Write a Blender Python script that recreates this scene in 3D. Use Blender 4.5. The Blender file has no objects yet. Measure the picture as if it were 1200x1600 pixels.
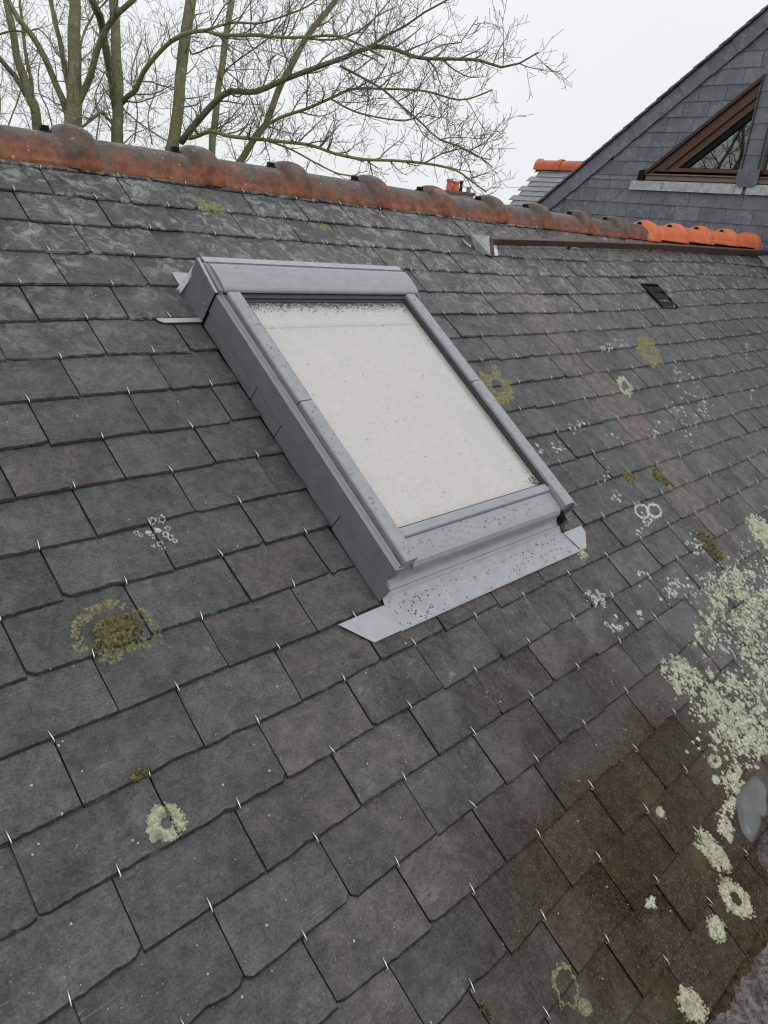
import bpy, math, random
from mathutils import Vector, Matrix, noise
from mathutils.bvhtree import BVHTree
R_ = math.radians
sc = bpy.context.scene
COL = sc.collection

# ------------------------------------------------------------------ camera, sky, sun, exposure
TILT = R_(35.5)                                   # pitch of the slate roof
CT, ST = math.cos(TILT), math.sin(TILT)
ROOF = Matrix(((1,0,0),(0,CT,-ST),(0,ST,CT)))     # roof-plane axes (X along ridge, Y up slope, Z out) -> world
CR = Matrix(((0.691794,-0.527736,0.492865),(-0.192754,-0.792743,-0.578277),(0.695893,0.305047,-0.650138)))  # camera axes in roof plane
CP = Vector((-0.50424,-1.38014,1.23507))
FPX = 1175.44
cam = bpy.data.cameras.new('camera'); camo = bpy.data.objects.new('camera', cam); COL.objects.link(camo)
cam.sensor_fit = 'VERTICAL'; cam.sensor_height = 24; cam.lens = FPX/1600*24
cam.clip_start = 0.05; cam.clip_end = 2000
WR = CR @ ROOF.transposed()
rx, dn, fw = WR[0], WR[1], WR[2]
camo.matrix_world = Matrix.Translation(ROOF @ CP) @ Matrix((( rx[0],-dn[0],-fw[0]),(rx[1],-dn[1],-fw[1]),(rx[2],-dn[2],-fw[2]))).to_4x4()
sc.camera = camo

w = bpy.data.worlds.new('World'); sc.world = w; w.use_nodes = True
nt = w.node_tree; nt.nodes.clear()
out = nt.nodes.new('ShaderNodeOutputWorld'); bg = nt.nodes.new('ShaderNodeBackground')
sky = nt.nodes.new('ShaderNodeTexSky'); sky.sky_type = 'NISHITA'; sky.sun_disc = False
sky.sun_elevation = R_(50); sky.sun_rotation = R_(200); sky.air_density = 1.0; sky.dust_density = 6; sky.ozone_density = 1
hs = nt.nodes.new('ShaderNodeHueSaturation'); hs.inputs['Saturation'].default_value = 0.12; hs.inputs['Value'].default_value = 0.55
nt.links.new(sky.outputs[0], hs.inputs['Color'])
mx = nt.nodes.new('ShaderNodeMixRGB'); mx.inputs[0].default_value = 0.86
tc = nt.nodes.new('ShaderNodeTexCoord'); sp = nt.nodes.new('ShaderNodeSeparateXYZ'); nt.links.new(tc.outputs['Generated'], sp.inputs[0])
cr = nt.nodes.new('ShaderNodeValToRGB')
cr.color_ramp.elements[0].position = 0.0; cr.color_ramp.elements[0].color = (8.1, 8.45, 8.6, 1)
cr.color_ramp.elements[1].position = 0.7; cr.color_ramp.elements[1].color = (9.3, 9.4, 9.95, 1)
e = cr.color_ramp.elements.new(0.28); e.color = (8.45, 8.65, 8.95, 1)
nt.links.new(sp.outputs['Z'], cr.inputs[0])
cn = nt.nodes.new('ShaderNodeTexNoise'); cn.inputs['Scale'].default_value = 1.6; cn.inputs['Detail'].default_value = 3
nt.links.new(tc.outputs['Generated'], cn.inputs['Vector'])
cm = nt.nodes.new('ShaderNodeMapRange'); cm.inputs[3].default_value = 0.94; cm.inputs[4].default_value = 1.05
nt.links.new(cn.outputs['Fac'], cm.inputs[0])
ml = nt.nodes.new('ShaderNodeVectorMath'); ml.operation = 'SCALE'
nt.links.new(cr.outputs[0], ml.inputs[0]); nt.links.new(cm.outputs[0], ml.inputs['Scale'])
nt.links.new(hs.outputs[0], mx.inputs[1]); nt.links.new(ml.outputs[0], mx.inputs[2])
nt.links.new(mx.outputs[0], bg.inputs[0]); bg.inputs[1].default_value = 0.119
nt.links.new(bg.outputs[0], out.inputs[0])

sun = bpy.data.lights.new('sun', 'SUN'); sun.energy = 0.7; sun.angle = R_(25); sun.color = (1, .97, .93)
suno = bpy.data.objects.new('sun', sun); COL.objects.link(suno)
suno.rotation_euler = (R_(40), 0, R_(200-180))
sc.view_settings.view_transform = 'Standard'; sc.view_settings.look = 'None'
sc.view_settings.gamma = 1; sc.view_settings.exposure = 0.0
sc.cycles.filter_width = 1.15; sc.render.resolution_x = 768; sc.render.resolution_y = 1024

# ------------------------------------------------------------------ helpers
def bp(px, py, h=0.0):                            # photo pixel -> point on the roof plane at height h (roof axes)
    d = CR.transposed() @ Vector(((px-600)/FPX, (py-800)/FPX, 1))
    return CP + d*((h-CP.z)/d.z)
def pj(v):                                        # roof-plane point -> photo pixel
    c = CR @ (Vector(v)-CP)
    return (600+FPX*c.x/c.z, 800+FPX*c.y/c.z, c.z)
CW = ROOF @ CP
def ray(px, py): return WR.transposed() @ Vector(((px-600)/FPX, (py-800)/FPX, 1))
def wpt(px, py, d): return CW + ray(px, py)*d     # point in the world at depth d
def onx(px, py, X):
    d = ray(px, py); return CW + d*((X-CW.x)/d.x)
def sm(x, a, b):
    t = min(1, max(0, (x-a)/(b-a))); return t*t*(3-2*t)

class MB:
    def __init__(s): s.v=[]; s.f=[]; s.c=[]; s.c2=[]; s.smooth=False
    def add(s, vs, fs, c=None, c2=None):
        n=len(s.v); s.v += [tuple(p) for p in vs]; s.f += [tuple(i+n for i in f) for f in fs]
        if c is not None: s.c += [c]*len(vs)
        if c2 is not None: s.c2 += [c2]*len(vs)
    def box(s, a, b, c=None):
        x0,y0,z0=a; x1,y1,z1=b
        s.add([(x0,y0,z0),(x1,y0,z0),(x1,y1,z0),(x0,y1,z0),(x0,y0,z1),(x1,y0,z1),(x1,y1,z1),(x0,y1,z1)],
              [(0,3,2,1),(4,5,6,7),(0,1,5,4),(1,2,6,5),(2,3,7,6),(3,0,4,7)], c)
    def prism(s, poly, x0, x1, axis=0, c=None):   # extrude a closed 2-D polygon along an axis (0: poly is YZ, 1: XZ, 2: XY)
        n=len(poly)
        def p(t,q): return (t,q[0],q[1]) if axis==0 else ((q[0],t,q[1]) if axis==1 else (q[0],q[1],t))
        s.add([p(x0,q) for q in poly]+[p(x1,q) for q in poly],
              [tuple(range(n))[::-1], tuple(range(n,2*n))]+[(i,(i+1)%n,n+(i+1)%n,n+i) for i in range(n)], c)
    def sweep(s, prof, x0, x1, axis=0, th=.0012): # thin folded sheet following an open profile
        q=[Vector(a) for a in prof]; off=[]
        for i,a in enumerate(q):
            t=(q[min(i+1,len(q)-1)]-q[max(i-1,0)]).normalized(); off.append(a+Vector((t.y,-t.x))*-th)
        s.prism([tuple(a) for a in q]+[tuple(a) for a in off[::-1]], x0, x1, axis)
    def tube(s, pts, rad, n=6, c=None, cap=True):
        pts=[Vector(p) for p in pts]; rings=[]; ref=Vector((.83,.31,.24)).normalized(); up_=ref
        for i,p in enumerate(pts):
            t=(pts[min(i+1,len(pts)-1)]-pts[max(i-1,0)])
            t = t.normalized() if t.length>1e-9 else Vector((0,0,1))
            u=(up_-t*up_.dot(t)) if i else t.cross(ref)
            if u.length<1e-4: u=t.cross(Vector((1,0,0)))
            u.normalize(); up_=u.copy(); vv=t.cross(u)
            r = rad[i] if isinstance(rad,(list,tuple)) else rad
            rings.append([p+(u*math.cos(k*2*math.pi/n)+vv*math.sin(k*2*math.pi/n))*r for k in range(n)])
        vs=[a for r in rings for a in r]; fs=[]
        for i in range(len(pts)-1):
            for k in range(n): fs.append((i*n+k, i*n+(k+1)%n, (i+1)*n+(k+1)%n, (i+1)*n+k))
        if cap: fs += [tuple(range(n))[::-1], tuple(range(len(vs)-n,len(vs)))]
        s.add(vs, fs, c)
    def mesh(s, name, m=None):
        me=bpy.data.meshes.new(name); me.from_pydata(s.v,[],s.f)
        if s.c:
            at=me.color_attributes.new('tint','FLOAT_COLOR','POINT')
            at.data.foreach_set('color',[x for c in s.c for x in (c if len(c)==4 else (*c,1))])
        if s.c2:
            at=me.color_attributes.new('rnd','FLOAT_COLOR','POINT')
            at.data.foreach_set('color',[x for c in s.c2 for x in (c if len(c)==4 else (*c,1))])
        if m: me.materials.append(m)
        if s.smooth: me.polygons.foreach_set('use_smooth',[True]*len(me.polygons))
        me.update(); return me
    def build(s, name, m=None, parent=None):
        o=bpy.data.objects.new(name, s.mesh(name,m)); COL.objects.link(o)
        if parent: o.parent=parent
        return o
def bevel(o, wd=.002, seg=2):
    b=o.modifiers.new('bevel','BEVEL'); b.width=wd; b.segments=seg; b.limit_method='ANGLE'; b.angle_limit=R_(30); return o
def tag(o, label=None, cat=None, group=None, kind=None):
    for k,v in (('label',label),('category',cat),('group',group),('kind',kind)):
        if v: o[k]=v
    return o
def empty(name, loc=(0,0,0), tilt=False, label=None, cat=None, group=None):
    o=bpy.data.objects.new(name,None); COL.objects.link(o); o.empty_display_size=.1
    if tilt: o.rotation_euler=(TILT,0,0)
    o.location=loc; return tag(o,label,cat,group)
def tilted(o):                                     # a one-mesh thing given in roof axes
    o.rotation_euler=(TILT,0,0); return o

# ------------------------------------------------------------------ material kit
class Mt:
    def __init__(s, name, rough=.5, spec=.5, metal=0):
        s.m=bpy.data.materials.new(name); s.m.use_nodes=True; s.t=s.m.node_tree
        s.b=s.t.nodes['Principled BSDF']; s.b.inputs['Roughness'].default_value=rough
        s.b.inputs['Metallic'].default_value=metal; s.b.inputs['Specular IOR Level'].default_value=spec
        s.tc=s.t.nodes.new('ShaderNodeTexCoord'); s.vec=s.tc.outputs['Object']
    def n(s,t): return s.t.nodes.new(t)
    def l(s,a,b): s.t.links.new(a,b)
    def put(s,sock,v):
        if v is None: return
        if hasattr(v,'is_output') or isinstance(v,bpy.types.NodeSocket): s.l(v,sock)
        elif isinstance(v,(tuple,list)): sock.default_value=(*v,1) if len(v)==3 and len(sock.default_value)==4 else v
        else: sock.default_value=v
    def math(s,op,a,b=0.,c=None,clamp=False):
        n=s.n('ShaderNodeMath'); n.operation=op; n.use_clamp=clamp
        s.put(n.inputs[0],a); s.put(n.inputs[1],b)
        if c is not None: s.put(n.inputs[2],c)
        return n.outputs[0]
    def noise(s,scale,detail=4,rough=.55,dist=0.,vec=None):
        n=s.n('ShaderNodeTexNoise'); n.inputs['Scale'].default_value=scale; n.inputs['Detail'].default_value=detail
        n.inputs['Roughness'].default_value=rough; n.inputs['Distortion'].default_value=dist
        s.l(vec or s.vec,n.inputs['Vector']); return n.outputs['Fac']
    def voro(s,scale,feat='F1',rnd=1.,vec=None,out='Distance'):
        n=s.n('ShaderNodeTexVoronoi'); n.feature=feat; n.inputs['Scale'].default_value=scale
        n.inputs['Randomness'].default_value=rnd; s.l(vec or s.vec,n.inputs['Vector']); return n.outputs[out]
    def rng(s,x,a,b,lo=0.,hi=1.,smooth=True):
        n=s.n('ShaderNodeMapRange'); n.interpolation_type='SMOOTHSTEP' if smooth else 'LINEAR'
        s.put(n.inputs[0],x); n.inputs[1].default_value=a; n.inputs[2].default_value=b
        n.inputs[3].default_value=lo; n.inputs[4].default_value=hi; return n.outputs[0]
    def mix(s,f,a,b,mode='MIX'):
        n=s.n('ShaderNodeMixRGB'); n.blend_type=mode; s.put(n.inputs[0],f); s.put(n.inputs[1],a); s.put(n.inputs[2],b); return n.outputs[0]
    def attr(s,name):
        n=s.n('ShaderNodeAttribute'); n.attribute_name=name; return n
    def scalev(s,v3,vec=None):
        n=s.n('ShaderNodeMapping'); n.inputs['Scale'].default_value=v3; s.l(vec or s.vec,n.inputs['Vector']); return n.outputs[0]
    def xyz(s,vec=None):
        n=s.n('ShaderNodeSeparateXYZ'); s.l(vec or s.vec,n.inputs[0]); return n.outputs
    def bump(s,h,strength=.5,dist=.002,normal=None):
        n=s.n('ShaderNodeBump'); n.inputs['Strength'].default_value=strength; n.inputs['Distance'].default_value=dist
        s.l(h,n.inputs['Height'])
        if normal is not None: s.l(normal,n.inputs['Normal'])
        s.l(n.outputs[0],s.b.inputs['Normal']); return n.outputs[0]
    def base(s,c): s.put(s.b.inputs['Base Color'],c); return s
    def rough(s,c): s.put(s.b.inputs['Roughness'],c); return s

def mat_slate():
    m=Mt('wet_slate',.45,.5); tint=m.attr('tint').outputs['Color']; rn=m.attr('rnd')
    off=m.n('ShaderNodeVectorMath'); off.operation='MULTIPLY_ADD'; m.l(rn.outputs['Color'],off.inputs[0])
    off.inputs[1].default_value=(37,53,29); m.l(m.vec,off.inputs[2]); pv=off.outputs[0]     # each slate its own patch of rock
    sr=m.n('ShaderNodeSeparateColor'); m.l(rn.outputs['Color'],sr.inputs[0]); rs_r=sr.outputs[0]; rs_g=sr.outputs[1]
    X,Y,Z=m.xyz()
    big=m.noise(7,5,.6,.6,vec=pv); med=m.noise(34,6,.65,.4,vec=pv); fine=m.noise(240,4,.7,vec=pv)
    st=m.noise(22,5,.6,1.2,vec=m.scalev((1,2.6,1),pv))
    c=m.mix(m.math('MULTIPLY',m.rng(X,1.6,2.8),.16),tint,(.19,.20,.205)); c=m.mix(1,c,m.mix(m.rng(big,.32,.68),(.80,.81,.80),(1.20,1.20,1.19)),'MULTIPLY')  # slates toward the right lightened: wet sheen put into the colour
    c=m.mix(1,c,m.mix(m.rng(med,.32,.68),(.78,.79,.79),(1.24,1.22,1.19)),'MULTIPLY')
    c=m.mix(1,c,m.mix(m.rng(fine,.32,.68),(.72,.72,.72),(1.27,1.27,1.26)),'MULTIPLY')
    # rubbed, whitish bloom with a broken outline
    zx=m.rng(m.math('ABSOLUTE',m.math('SUBTRACT',X,.62)),.42,.15); zy=m.rng(m.math('ABSOLUTE',m.math('SUBTRACT',Y,-1.22)),.20,.08); zn=m.math('MULTIPLY',zx,zy)
    bl=m.math('MULTIPLY',m.rng(m.noise(9,7,.72,.9,vec=pv),.55,.74),m.rng(st,.42,.62))
    c=m.mix(m.math('MULTIPLY',m.math('MULTIPLY',bl,m.math('MAXIMUM',m.rng(rs_r,.35,1.,.15,1.5,False),m.math('MULTIPLY',zn,1.6))),.55),c,(.27,.265,.265))
    fe=m.math('FRACT',m.math('MULTIPLY',m.noise(8,6,.62,.5,vec=m.scalev((1,1.5,1),pv)),9.)); c=m.mix(m.math('MULTIPLY',m.math('MULTIPLY',m.rng(fe,.10,.0),m.rng(m.noise(12,3,vec=pv),.46,.6)),.35),c,(.24,.24,.235))
    # scratches
    sv=m.n('ShaderNodeMapping'); sv.inputs['Rotation'].default_value=(0,0,.5); sv.inputs['Scale'].default_value=(3,55,1); m.l(pv,sv.inputs['Vector'])
    sc_=m.math('MULTIPLY',m.rng(m.noise(4,3,.5,.3,vec=sv.outputs[0]),.66,.72),m.rng(m.noise(11,2,vec=pv),.52,.6))
    c=m.mix(m.math('MULTIPLY',sc_,.3),c,(.33,.33,.32))
    # mottled old lichen film on the upper courses
    up=m.rng(Y,-.45,.25); lm=m.math('MULTIPLY',m.rng(m.noise(24,8,.78,.8,vec=pv),.47,.60),m.rng(m.noise(6,4,vec=pv),.34,.58))
    c=m.mix(m.math('MULTIPLY',m.math('MULTIPLY',up,lm),.85),c,(.29,.305,.285))
    # rusty run-off below the end of the edge rail
    sx=m.math('ABSOLUTE',m.math('SUBTRACT',m.math('ADD',X,m.math('MULTIPLY',m.math('SUBTRACT',m.noise(5,5,.65),.5),.16)),2.265))
    ru=m.math('MULTIPLY',m.rng(sx,.17,.07),m.math('MULTIPLY',m.rng(Y,.12,-.05),m.rng(Y,-1.45,-1.05)))
    ru=m.math('MULTIPLY',ru,m.rng(m.noise(15,6,.7,.4,vec=m.scalev((1.6,.5,1))),.30,.60,.25,1.))
    c=m.mix(m.math('MULTIPLY',ru,.85),c,m.mix(m.rng(m.noise(30,5),.35,.65),(.115,.088,.070),(.20,.165,.137)))
    # little pale specks everywhere
    vd=m.voro(95,vec=pv); vd2=m.voro(31,vec=pv)
    spk=m.math('MULTIPLY',m.rng(vd,.16,.08),m.rng(m.noise(14,3,vec=pv),.52,.62))
    c=m.mix(m.math('MULTIPLY',spk,.55),c,(.36,.37,.33))
    # brown algae growing on the wet corner by the eaves
    wx=m.math('ADD',X,m.math('MULTIPLY',m.math('SUBTRACT',m.noise(3.2,5,.6),.5),.75))
    wy=m.math('ADD',Y,m.math('MULTIPLY',m.math('SUBTRACT',m.noise(2.6,5,.6),.5),.6))
    dx=m.math('DIVIDE',m.math('SUBTRACT',wx,.98),.70); dy=m.math('DIVIDE',m.math('SUBTRACT',wy,-1.88),.56)
    d=m.math('SQRT',m.math('ADD',m.math('MULTIPLY',dx,dx),m.math('MULTIPLY',dy,dy)))
    al=m.rng(d,1.25,.35)
    alc=m.mix(m.rng(m.noise(70,6,.75),.38,.66),(.013,.008,.004),(.056,.029,.009))
    alc=m.mix(m.math('MULTIPLY',m.rng(m.noise(190,3,.8),.54,.64),.6),alc,(.15,.12,.06)); alc=m.mix(m.rng(m.noise(9,4,.6),.54,.70),alc,(.055,.045,.012))
    c=m.mix(m.math('MULTIPLY',al,m.rng(m.noise(14,6,.7),.25,.55,.65,1.)),c,alc)
    # green grime hugging the tails
    pc=m.math('MULTIPLY',m.rng(m.noise(85,4,.7,.3,vec=pv),.38,.30),m.rng(m.noise(10,3,vec=pv),.4,.6)); c=m.mix(m.math('MULTIPLY',pc,.55),c,(.03,.03,.03))
    m.base(c)
    wet=m.math('MAXIMUM',al,m.math('MULTIPLY',m.rng(Y,-.9,-1.3),m.rng(X,.15,.6)))
    wet=m.math('MAXIMUM',wet,m.math('MULTIPLY',m.rng(X,1.5,2.6),.65))
    m.put(m.b.inputs['Specular IOR Level'],m.math('SUBTRACT',m.rng(wet,0.,1.,.26,.55,False),m.math('MULTIPLY',al,.22)))
    rr=m.rng(med,.3,.7,.20,.40); rw=m.rng(med,.38,.62,.05,.26)
    m.rough(m.math('ADD',m.math('MULTIPLY',rr,m.math('SUBTRACT',1.,wet)),m.math('MULTIPLY',rw,wet)))
    h=m.math('ADD',m.math('MULTIPLY',m.noise(55,8,.68,.7,vec=pv),1.0),m.math('MULTIPLY',st,.9))
    rip=m.math('MULTIPLY',m.noise(58,4,.55,1.4,vec=m.scalev((1.7,.8,1),pv)),m.math('MULTIPLY',m.rng(m.noise(5,4,vec=pv),.42,.58),m.math('MULTIPLY',wet,4.2)))
    cl_=m.noise(8,6,.62,.5,vec=m.scalev((1,1.5,1),pv)); st5=m.math('MULTIPLY',cl_,9.); fr5=m.math('FRACT',st5); stp=m.math('ADD',m.math('FLOOR',st5),m.rng(fr5,.0,.12)); h=m.math('ADD',h,m.math('MULTIPLY',stp,.22)); pit=m.rng(m.voro(70,vec=pv),.10,.22); h=m.math('ADD',h,m.math('MULTIPLY',pit,.25)); h=m.math('ADD',h,rip); h=m.math('ADD',h,m.math('MULTIPLY',m.noise(300,3,.7,.5,vec=m.scalev((1,1.8,1),pv)),.42)); h=m.math('ADD',h,m.math('MULTIPLY',m.rng(vd2,.1,.0),.35))
    m.bump(h,.9,.0048)
    return m.m
def mat_tile():
    m=Mt('clay_ridge_tile',.5,.25); t=m.attr('tint'); sp_=m.n('ShaderNodeSeparateColor'); m.l(t.outputs['Color'],sp_.inputs[0]); age=m.math('SUBTRACT',sp_.outputs[0],m.math('MULTIPLY',sp_.outputs[2],.42)); low=sp_.outputs[1]
    X,Y,Z=m.xyz()
    clay=m.mix(m.rng(m.noise(14,5,.6),.3,.7),(.50,.115,.045),(.64,.17,.075))
    old=m.mix(m.rng(m.noise(20,7,.7,.5),.32,.68),(.050,.036,.028),(.120,.090,.074))
    red=m.mix(m.rng(m.noise(24,6,.65),.35,.65),(.105,.038,.020),(.235,.080,.034))
    mask=m.math('ADD',m.noise(11,7,.7,.7),m.math('MULTIPLY',low,.42))
    o=m.mix(m.rng(mask,.58,.84),old,red)
    streak=m.noise(9,6,.7,.3,vec=m.scalev((5,.7,.7)))
    o=m.mix(m.math('MULTIPLY',m.rng(m.math('ADD',streak,m.math('MULTIPLY',low,.20)),.71,.85),.5),o,(.36,.10,.05))
    sl=m.rng(m.math('ADD',m.noise(13,6,.7,.5),m.math('MULTIPLY',age,-1.6)),-.35,-.62)     # worn-in soot and algae by age
    c=m.mix(sl,clay,o)
    v=m.voro(46); sp2=m.math('MULTIPLY',m.rng(v,.2,.08),m.rng(m.noise(12,3),.48,.6))
    c=m.mix(m.math('MULTIPLY',sp2,m.math('MULTIPLY',age,.85)),c,(.42,.38,.32))
    gs=m.math('MULTIPLY',m.rng(m.noise(8,8,.75,.4),.62,.72),age)
    c=m.mix(m.math('MULTIPLY',gs,.35),c,(.30,.29,.22))
    m.base(c); m.rough(m.rng(m.noise(40,3),.3,.7,.30,.6))
    m.bump(m.math('ADD',m.noise(70,6,.7),m.math('MULTIPLY',m.noise(16,4),.8)),.6,.003)
    return m.m
def mat_metal(name,col,rough=.38,var=.1):
    m=Mt(name,rough,.5)
    g=m.noise(26,6,.65); f=m.noise(180,3,.6)
    c=m.mix(1,col,m.mix(m.rng(g,.3,.7),(1-var,)*3,(1+var,)*3),'MULTIPLY')
    v=m.voro(210); dots=m.math('MULTIPLY',m.rng(v,.22,.1),m.rng(m.noise(38,2),.5,.6))
    c=m.mix(m.math('MULTIPLY',dots,.6),c,tuple(x*.35 for x in col))
    dr=m.math('MULTIPLY',m.rng(m.noise(17,7,.7,.8),.60,.72),.35); c=m.mix(dr,c,tuple(x*.62 for x in col))
    m.base(c); m.rough(m.rng(g,.3,.7,rough-.1,rough+.14))
    m.bump(m.math('ADD',m.rng(m.voro(150),.25,.0),m.math('MULTIPLY',f,.25)),.35,.0009); return m.m
def mat_plain(name,col,rough=.6,var=.18,scale=30,bs=.3,bd=.002,metal=0,spec=.5):
    m=Mt(name,rough,spec,metal); g=m.noise(scale,6,.65)
    m.base(m.mix(1,col,m.mix(m.rng(g,.3,.7),(1-var,)*3,(1+var,)*3),'MULTIPLY')); m.bump(m.noise(scale*3,4),bs,bd); return m.m
def mat_lichen(name,a,b,cc,scale=150,bd=.004):
    m=Mt(name,.9,.15); n1=m.noise(scale,6,.7,.4); n2=m.noise(scale*.25,4,.6)
    c=m.mix(m.rng(n1,.36,.64),a,b); c=m.mix(m.math('MULTIPLY',m.rng(n2,.5,.72),.8),c,cc)
    m.base(c); m.bump(m.math('ADD',n1,m.rng(m.voro(scale*.8),.0,.5)),.9,bd); return m.m
def mat_wood(name,a,b):
    m=Mt(name,.4,.5); v=m.scalev((1,1,8)); g=m.noise(18,5,.6,1.,vec=v); m.base(m.mix(m.rng(g,.3,.7),a,b)); return m.m
def mat_wall_slate():
    m=Mt('gable_slate',.5,.5); rn=m.attr('rnd').outputs['Color']; tint=m.attr('tint').outputs['Color']
    off=m.n('ShaderNodeVectorMath'); off.operation='MULTIPLY_ADD'; m.l(rn,off.inputs[0]); off.inputs[1].default_value=(31,17,43); m.l(m.vec,off.inputs[2]); pv=off.outputs[0]
    a=m.noise(30,7,.7,1.2,vec=pv); c=m.mix(1,tint,m.mix(m.rng(m.noise(9,4,vec=pv),.3,.7),(.85,)*3,(1.15,)*3),'MULTIPLY')
    film=m.math('MULTIPLY',m.rng(a,.50,.60),m.rng(m.noise(7,4,vec=pv),.38,.6)); c=m.mix(m.math('MULTIPLY',film,.6),c,(.33,.34,.38))
    m.base(c); m.bump(m.noise(60,6,.7,vec=pv),.5,.003); m.rough(m.rng(a,.3,.7,.34,.6)); return m.m
def mat_bark(name,a,b,moss,amt):
    m=Mt(name,.85,.2); g=m.noise(14,7,.7,.6); c=m.mix(m.rng(g,.35,.65),a,b)
    X,Y,Z=m.xyz(); k=m.math('MULTIPLY',m.rng(m.noise(3.2,6,.7),.50-amt*.25,.66-amt*.25),amt)
    m.base(m.mix(k,c,moss)); m.bump(m.noise(28,6,.7),.8,.02); return m.m
def mat_glass(name,reflect_rough=.015,dirt=.10,dcol=(.66,.66,.60),ior=1.6,tint=.965):
    m=Mt(name); t=m.t; t.nodes.remove(m.b)
    out=[n for n in t.nodes if n.type=='OUTPUT_MATERIAL'][0]
    tr=m.n('ShaderNodeBsdfTransparent'); tr.inputs[0].default_value=(tint,tint+.012,tint-.006,1)
    gl=m.n('ShaderNodeBsdfGlossy'); gl.inputs['Roughness'].default_value=reflect_rough
    fr=m.n('ShaderNodeFresnel'); geo=m.n('ShaderNodeNewGeometry'); m.l(m.math('ADD',ior,m.math('MULTIPLY',geo.outputs['Backfacing'],1/ior-ior)),fr.inputs['IOR'])
    bm=m.n('ShaderNodeBump'); bm.inputs['Strength'].default_value=.25; bm.inputs['Distance'].default_value=.0006
    m.l(m.noise(160,4,.6),bm.inputs['Height']); (m.l(bm.outputs[0],gl.inputs['Normal']) if dirt>.1 else None)
    s1=m.n('ShaderNodeMixShader'); m.l(fr.outputs[0],s1.inputs[0]); m.l(tr.outputs[0],s1.inputs[1]); m.l(gl.outputs[0],s1.inputs[2])
    df=m.n('ShaderNodeBsdfDiffuse'); edge=None
    if dirt>.1:
        X,Y,Z=m.xyz(); nx_=m.math('MULTIPLY',m.math('SUBTRACT',m.noise(6,4),.5),.06)
        edge=m.math('MAXIMUM',m.rng(m.math('ADD',X,nx_),1.19,1.31),m.rng(m.math('ADD',Y,nx_),-.34,-.17))
        m.put(df.inputs[0],m.mix(edge,(.72,.665,.635),(.68,.73,.66)))  # pink tint and greenish edge band: reflections put into the film colour
    else: m.put(df.inputs[0],dcol)
    v=m.voro(260); dd=m.math('ADD',m.math('MULTIPLY',m.rng(m.noise(5,6,.7,.6),.2,.8),dirt*1.2),m.math('MULTIPLY',m.rng(m.noise(150,4,.7),.50,.66),dirt*1.5))
    if edge is not None: dd=m.math('ADD',dd,m.math('MULTIPLY',edge,.16))
    s2=m.n('ShaderNodeMixShader'); m.l(dd,s2.inputs[0]); m.l(s1.outputs[0],s2.inputs[1]); m.l(df.outputs[0],s2.inputs[2])
    m.l(s2.outputs[0],out.inputs['Surface']); return m.m

M=dict(
 slate=mat_slate(), tile=mat_tile(), wallslate=mat_wall_slate(),
 hook=mat_plain('steel_wire',(.62,.61,.58),.35,.1,200,.1,.0005,1),
 cover=mat_metal('grey_coated_aluminium',(.268,.280,.296),.36,.08), cover_shade=mat_metal('shaded_grey_aluminium',(.170,.179,.190),.42,.08),  # second is the same metal with side-face shade put into its colour
 apron=mat_metal('skylit_grey_flashing',(.33,.345,.362),.42,.1), gasket=mat_plain('black_rubber',(.015,.015,.016),.5,.1),  # first is the same grey metal, sky light put into its colour
 lead=mat_plain('old_lead',(.36,.37,.39),.42,.25,22,.5,.004), zinc=mat_plain('weathered_zinc',(.29,.305,.305),.4,.25,16,.3,.003),
 rail_dark=mat_plain('recess_shade_rail',(.035,.037,.039),.45,.15,60),
 leaddark=mat_plain('dark_wet_lead',(.085,.092,.088),.3,.25,14,.4,.003,0,.35),
 zincbright=mat_plain('bright_zinc',(.68,.70,.73),.35,.2,40,.4,.003),
 rust=mat_plain('brown_painted_edge',(.085,.040,.030),.5,.45,34,.4,.003), rustdark=mat_plain('dark_brown_trim',(.035,.022,.018),.45,.2,30), black=mat_plain('black_plastic',(.006,.0065,.007),.45,.2,60,.3,.002,0,.15),
 blind=mat_plain('cream_blind',(.63,.585,.57),.8,.03,6,.2,.001), reveal=mat_plain('pale_lining',(.5,.47,.42),.6,.05),
 glass=mat_glass('skylight_glass',.02,.12,ior=1.85), glass2=mat_glass('window_glass',.01,.008,ior=2.5,tint=.6),
 wood=mat_wood('varnished_red_wood',(.055,.020,.012),(.125,.046,.026)), wood2=mat_wood('pale_oak_frame',(.19,.115,.08),(.27,.18,.13)),
 lich=mat_lichen('pale_green_lichen',(.24,.245,.165),(.55,.55,.405),(.13,.13,.08)), lichw=mat_lichen('whitish_lichen',(.30,.32,.27),(.60,.62,.54),(.20,.215,.17)),
 liched=mat_lichen('olive_lichen',(.12,.115,.065),(.27,.26,.15),(.07,.065,.04)), mossdark=mat_lichen('dark_mossy_mortar',(.020,.015,.010),(.085,.065,.035),(.05,.05,.015),70,.01), moss=mat_lichen('green_moss',(.085,.080,.035),(.24,.225,.10),(.16,.13,.06),120,.008),
 stone=mat_lichen('rough_coping_stone',(.07,.062,.058),(.25,.225,.22),(.045,.038,.022),60,.012),
 brick=mat_plain('old_chimney_render',(.36,.34,.28),.9,.25,5,.4,.02), pot=mat_plain('clay_pot',(.55,.14,.07),.7,.15,12),
 wall=mat_plain('pale_render',(.55,.53,.48),.9,.1,3,.3,.01), grass=mat_plain('lawn',(.055,.085,.025),.95,.4,1.5,.6,.05), 
 bark=mat_bark('mossy_bark',(.17,.155,.12),(.37,.34,.27),(.13,.14,.045),.75), twig=mat_bark('bare_twig_bark',(.15,.12,.11),(.29,.24,.21),(.13,.15,.04),.35),
 mossbark=mat_bark('green_mossy_bark',(.16,.15,.085),(.29,.28,.17),(.22,.245,.085),1.0),
 reed=mat_plain('black_shadow_board',(.02,.02,.02),.9),
)
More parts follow.
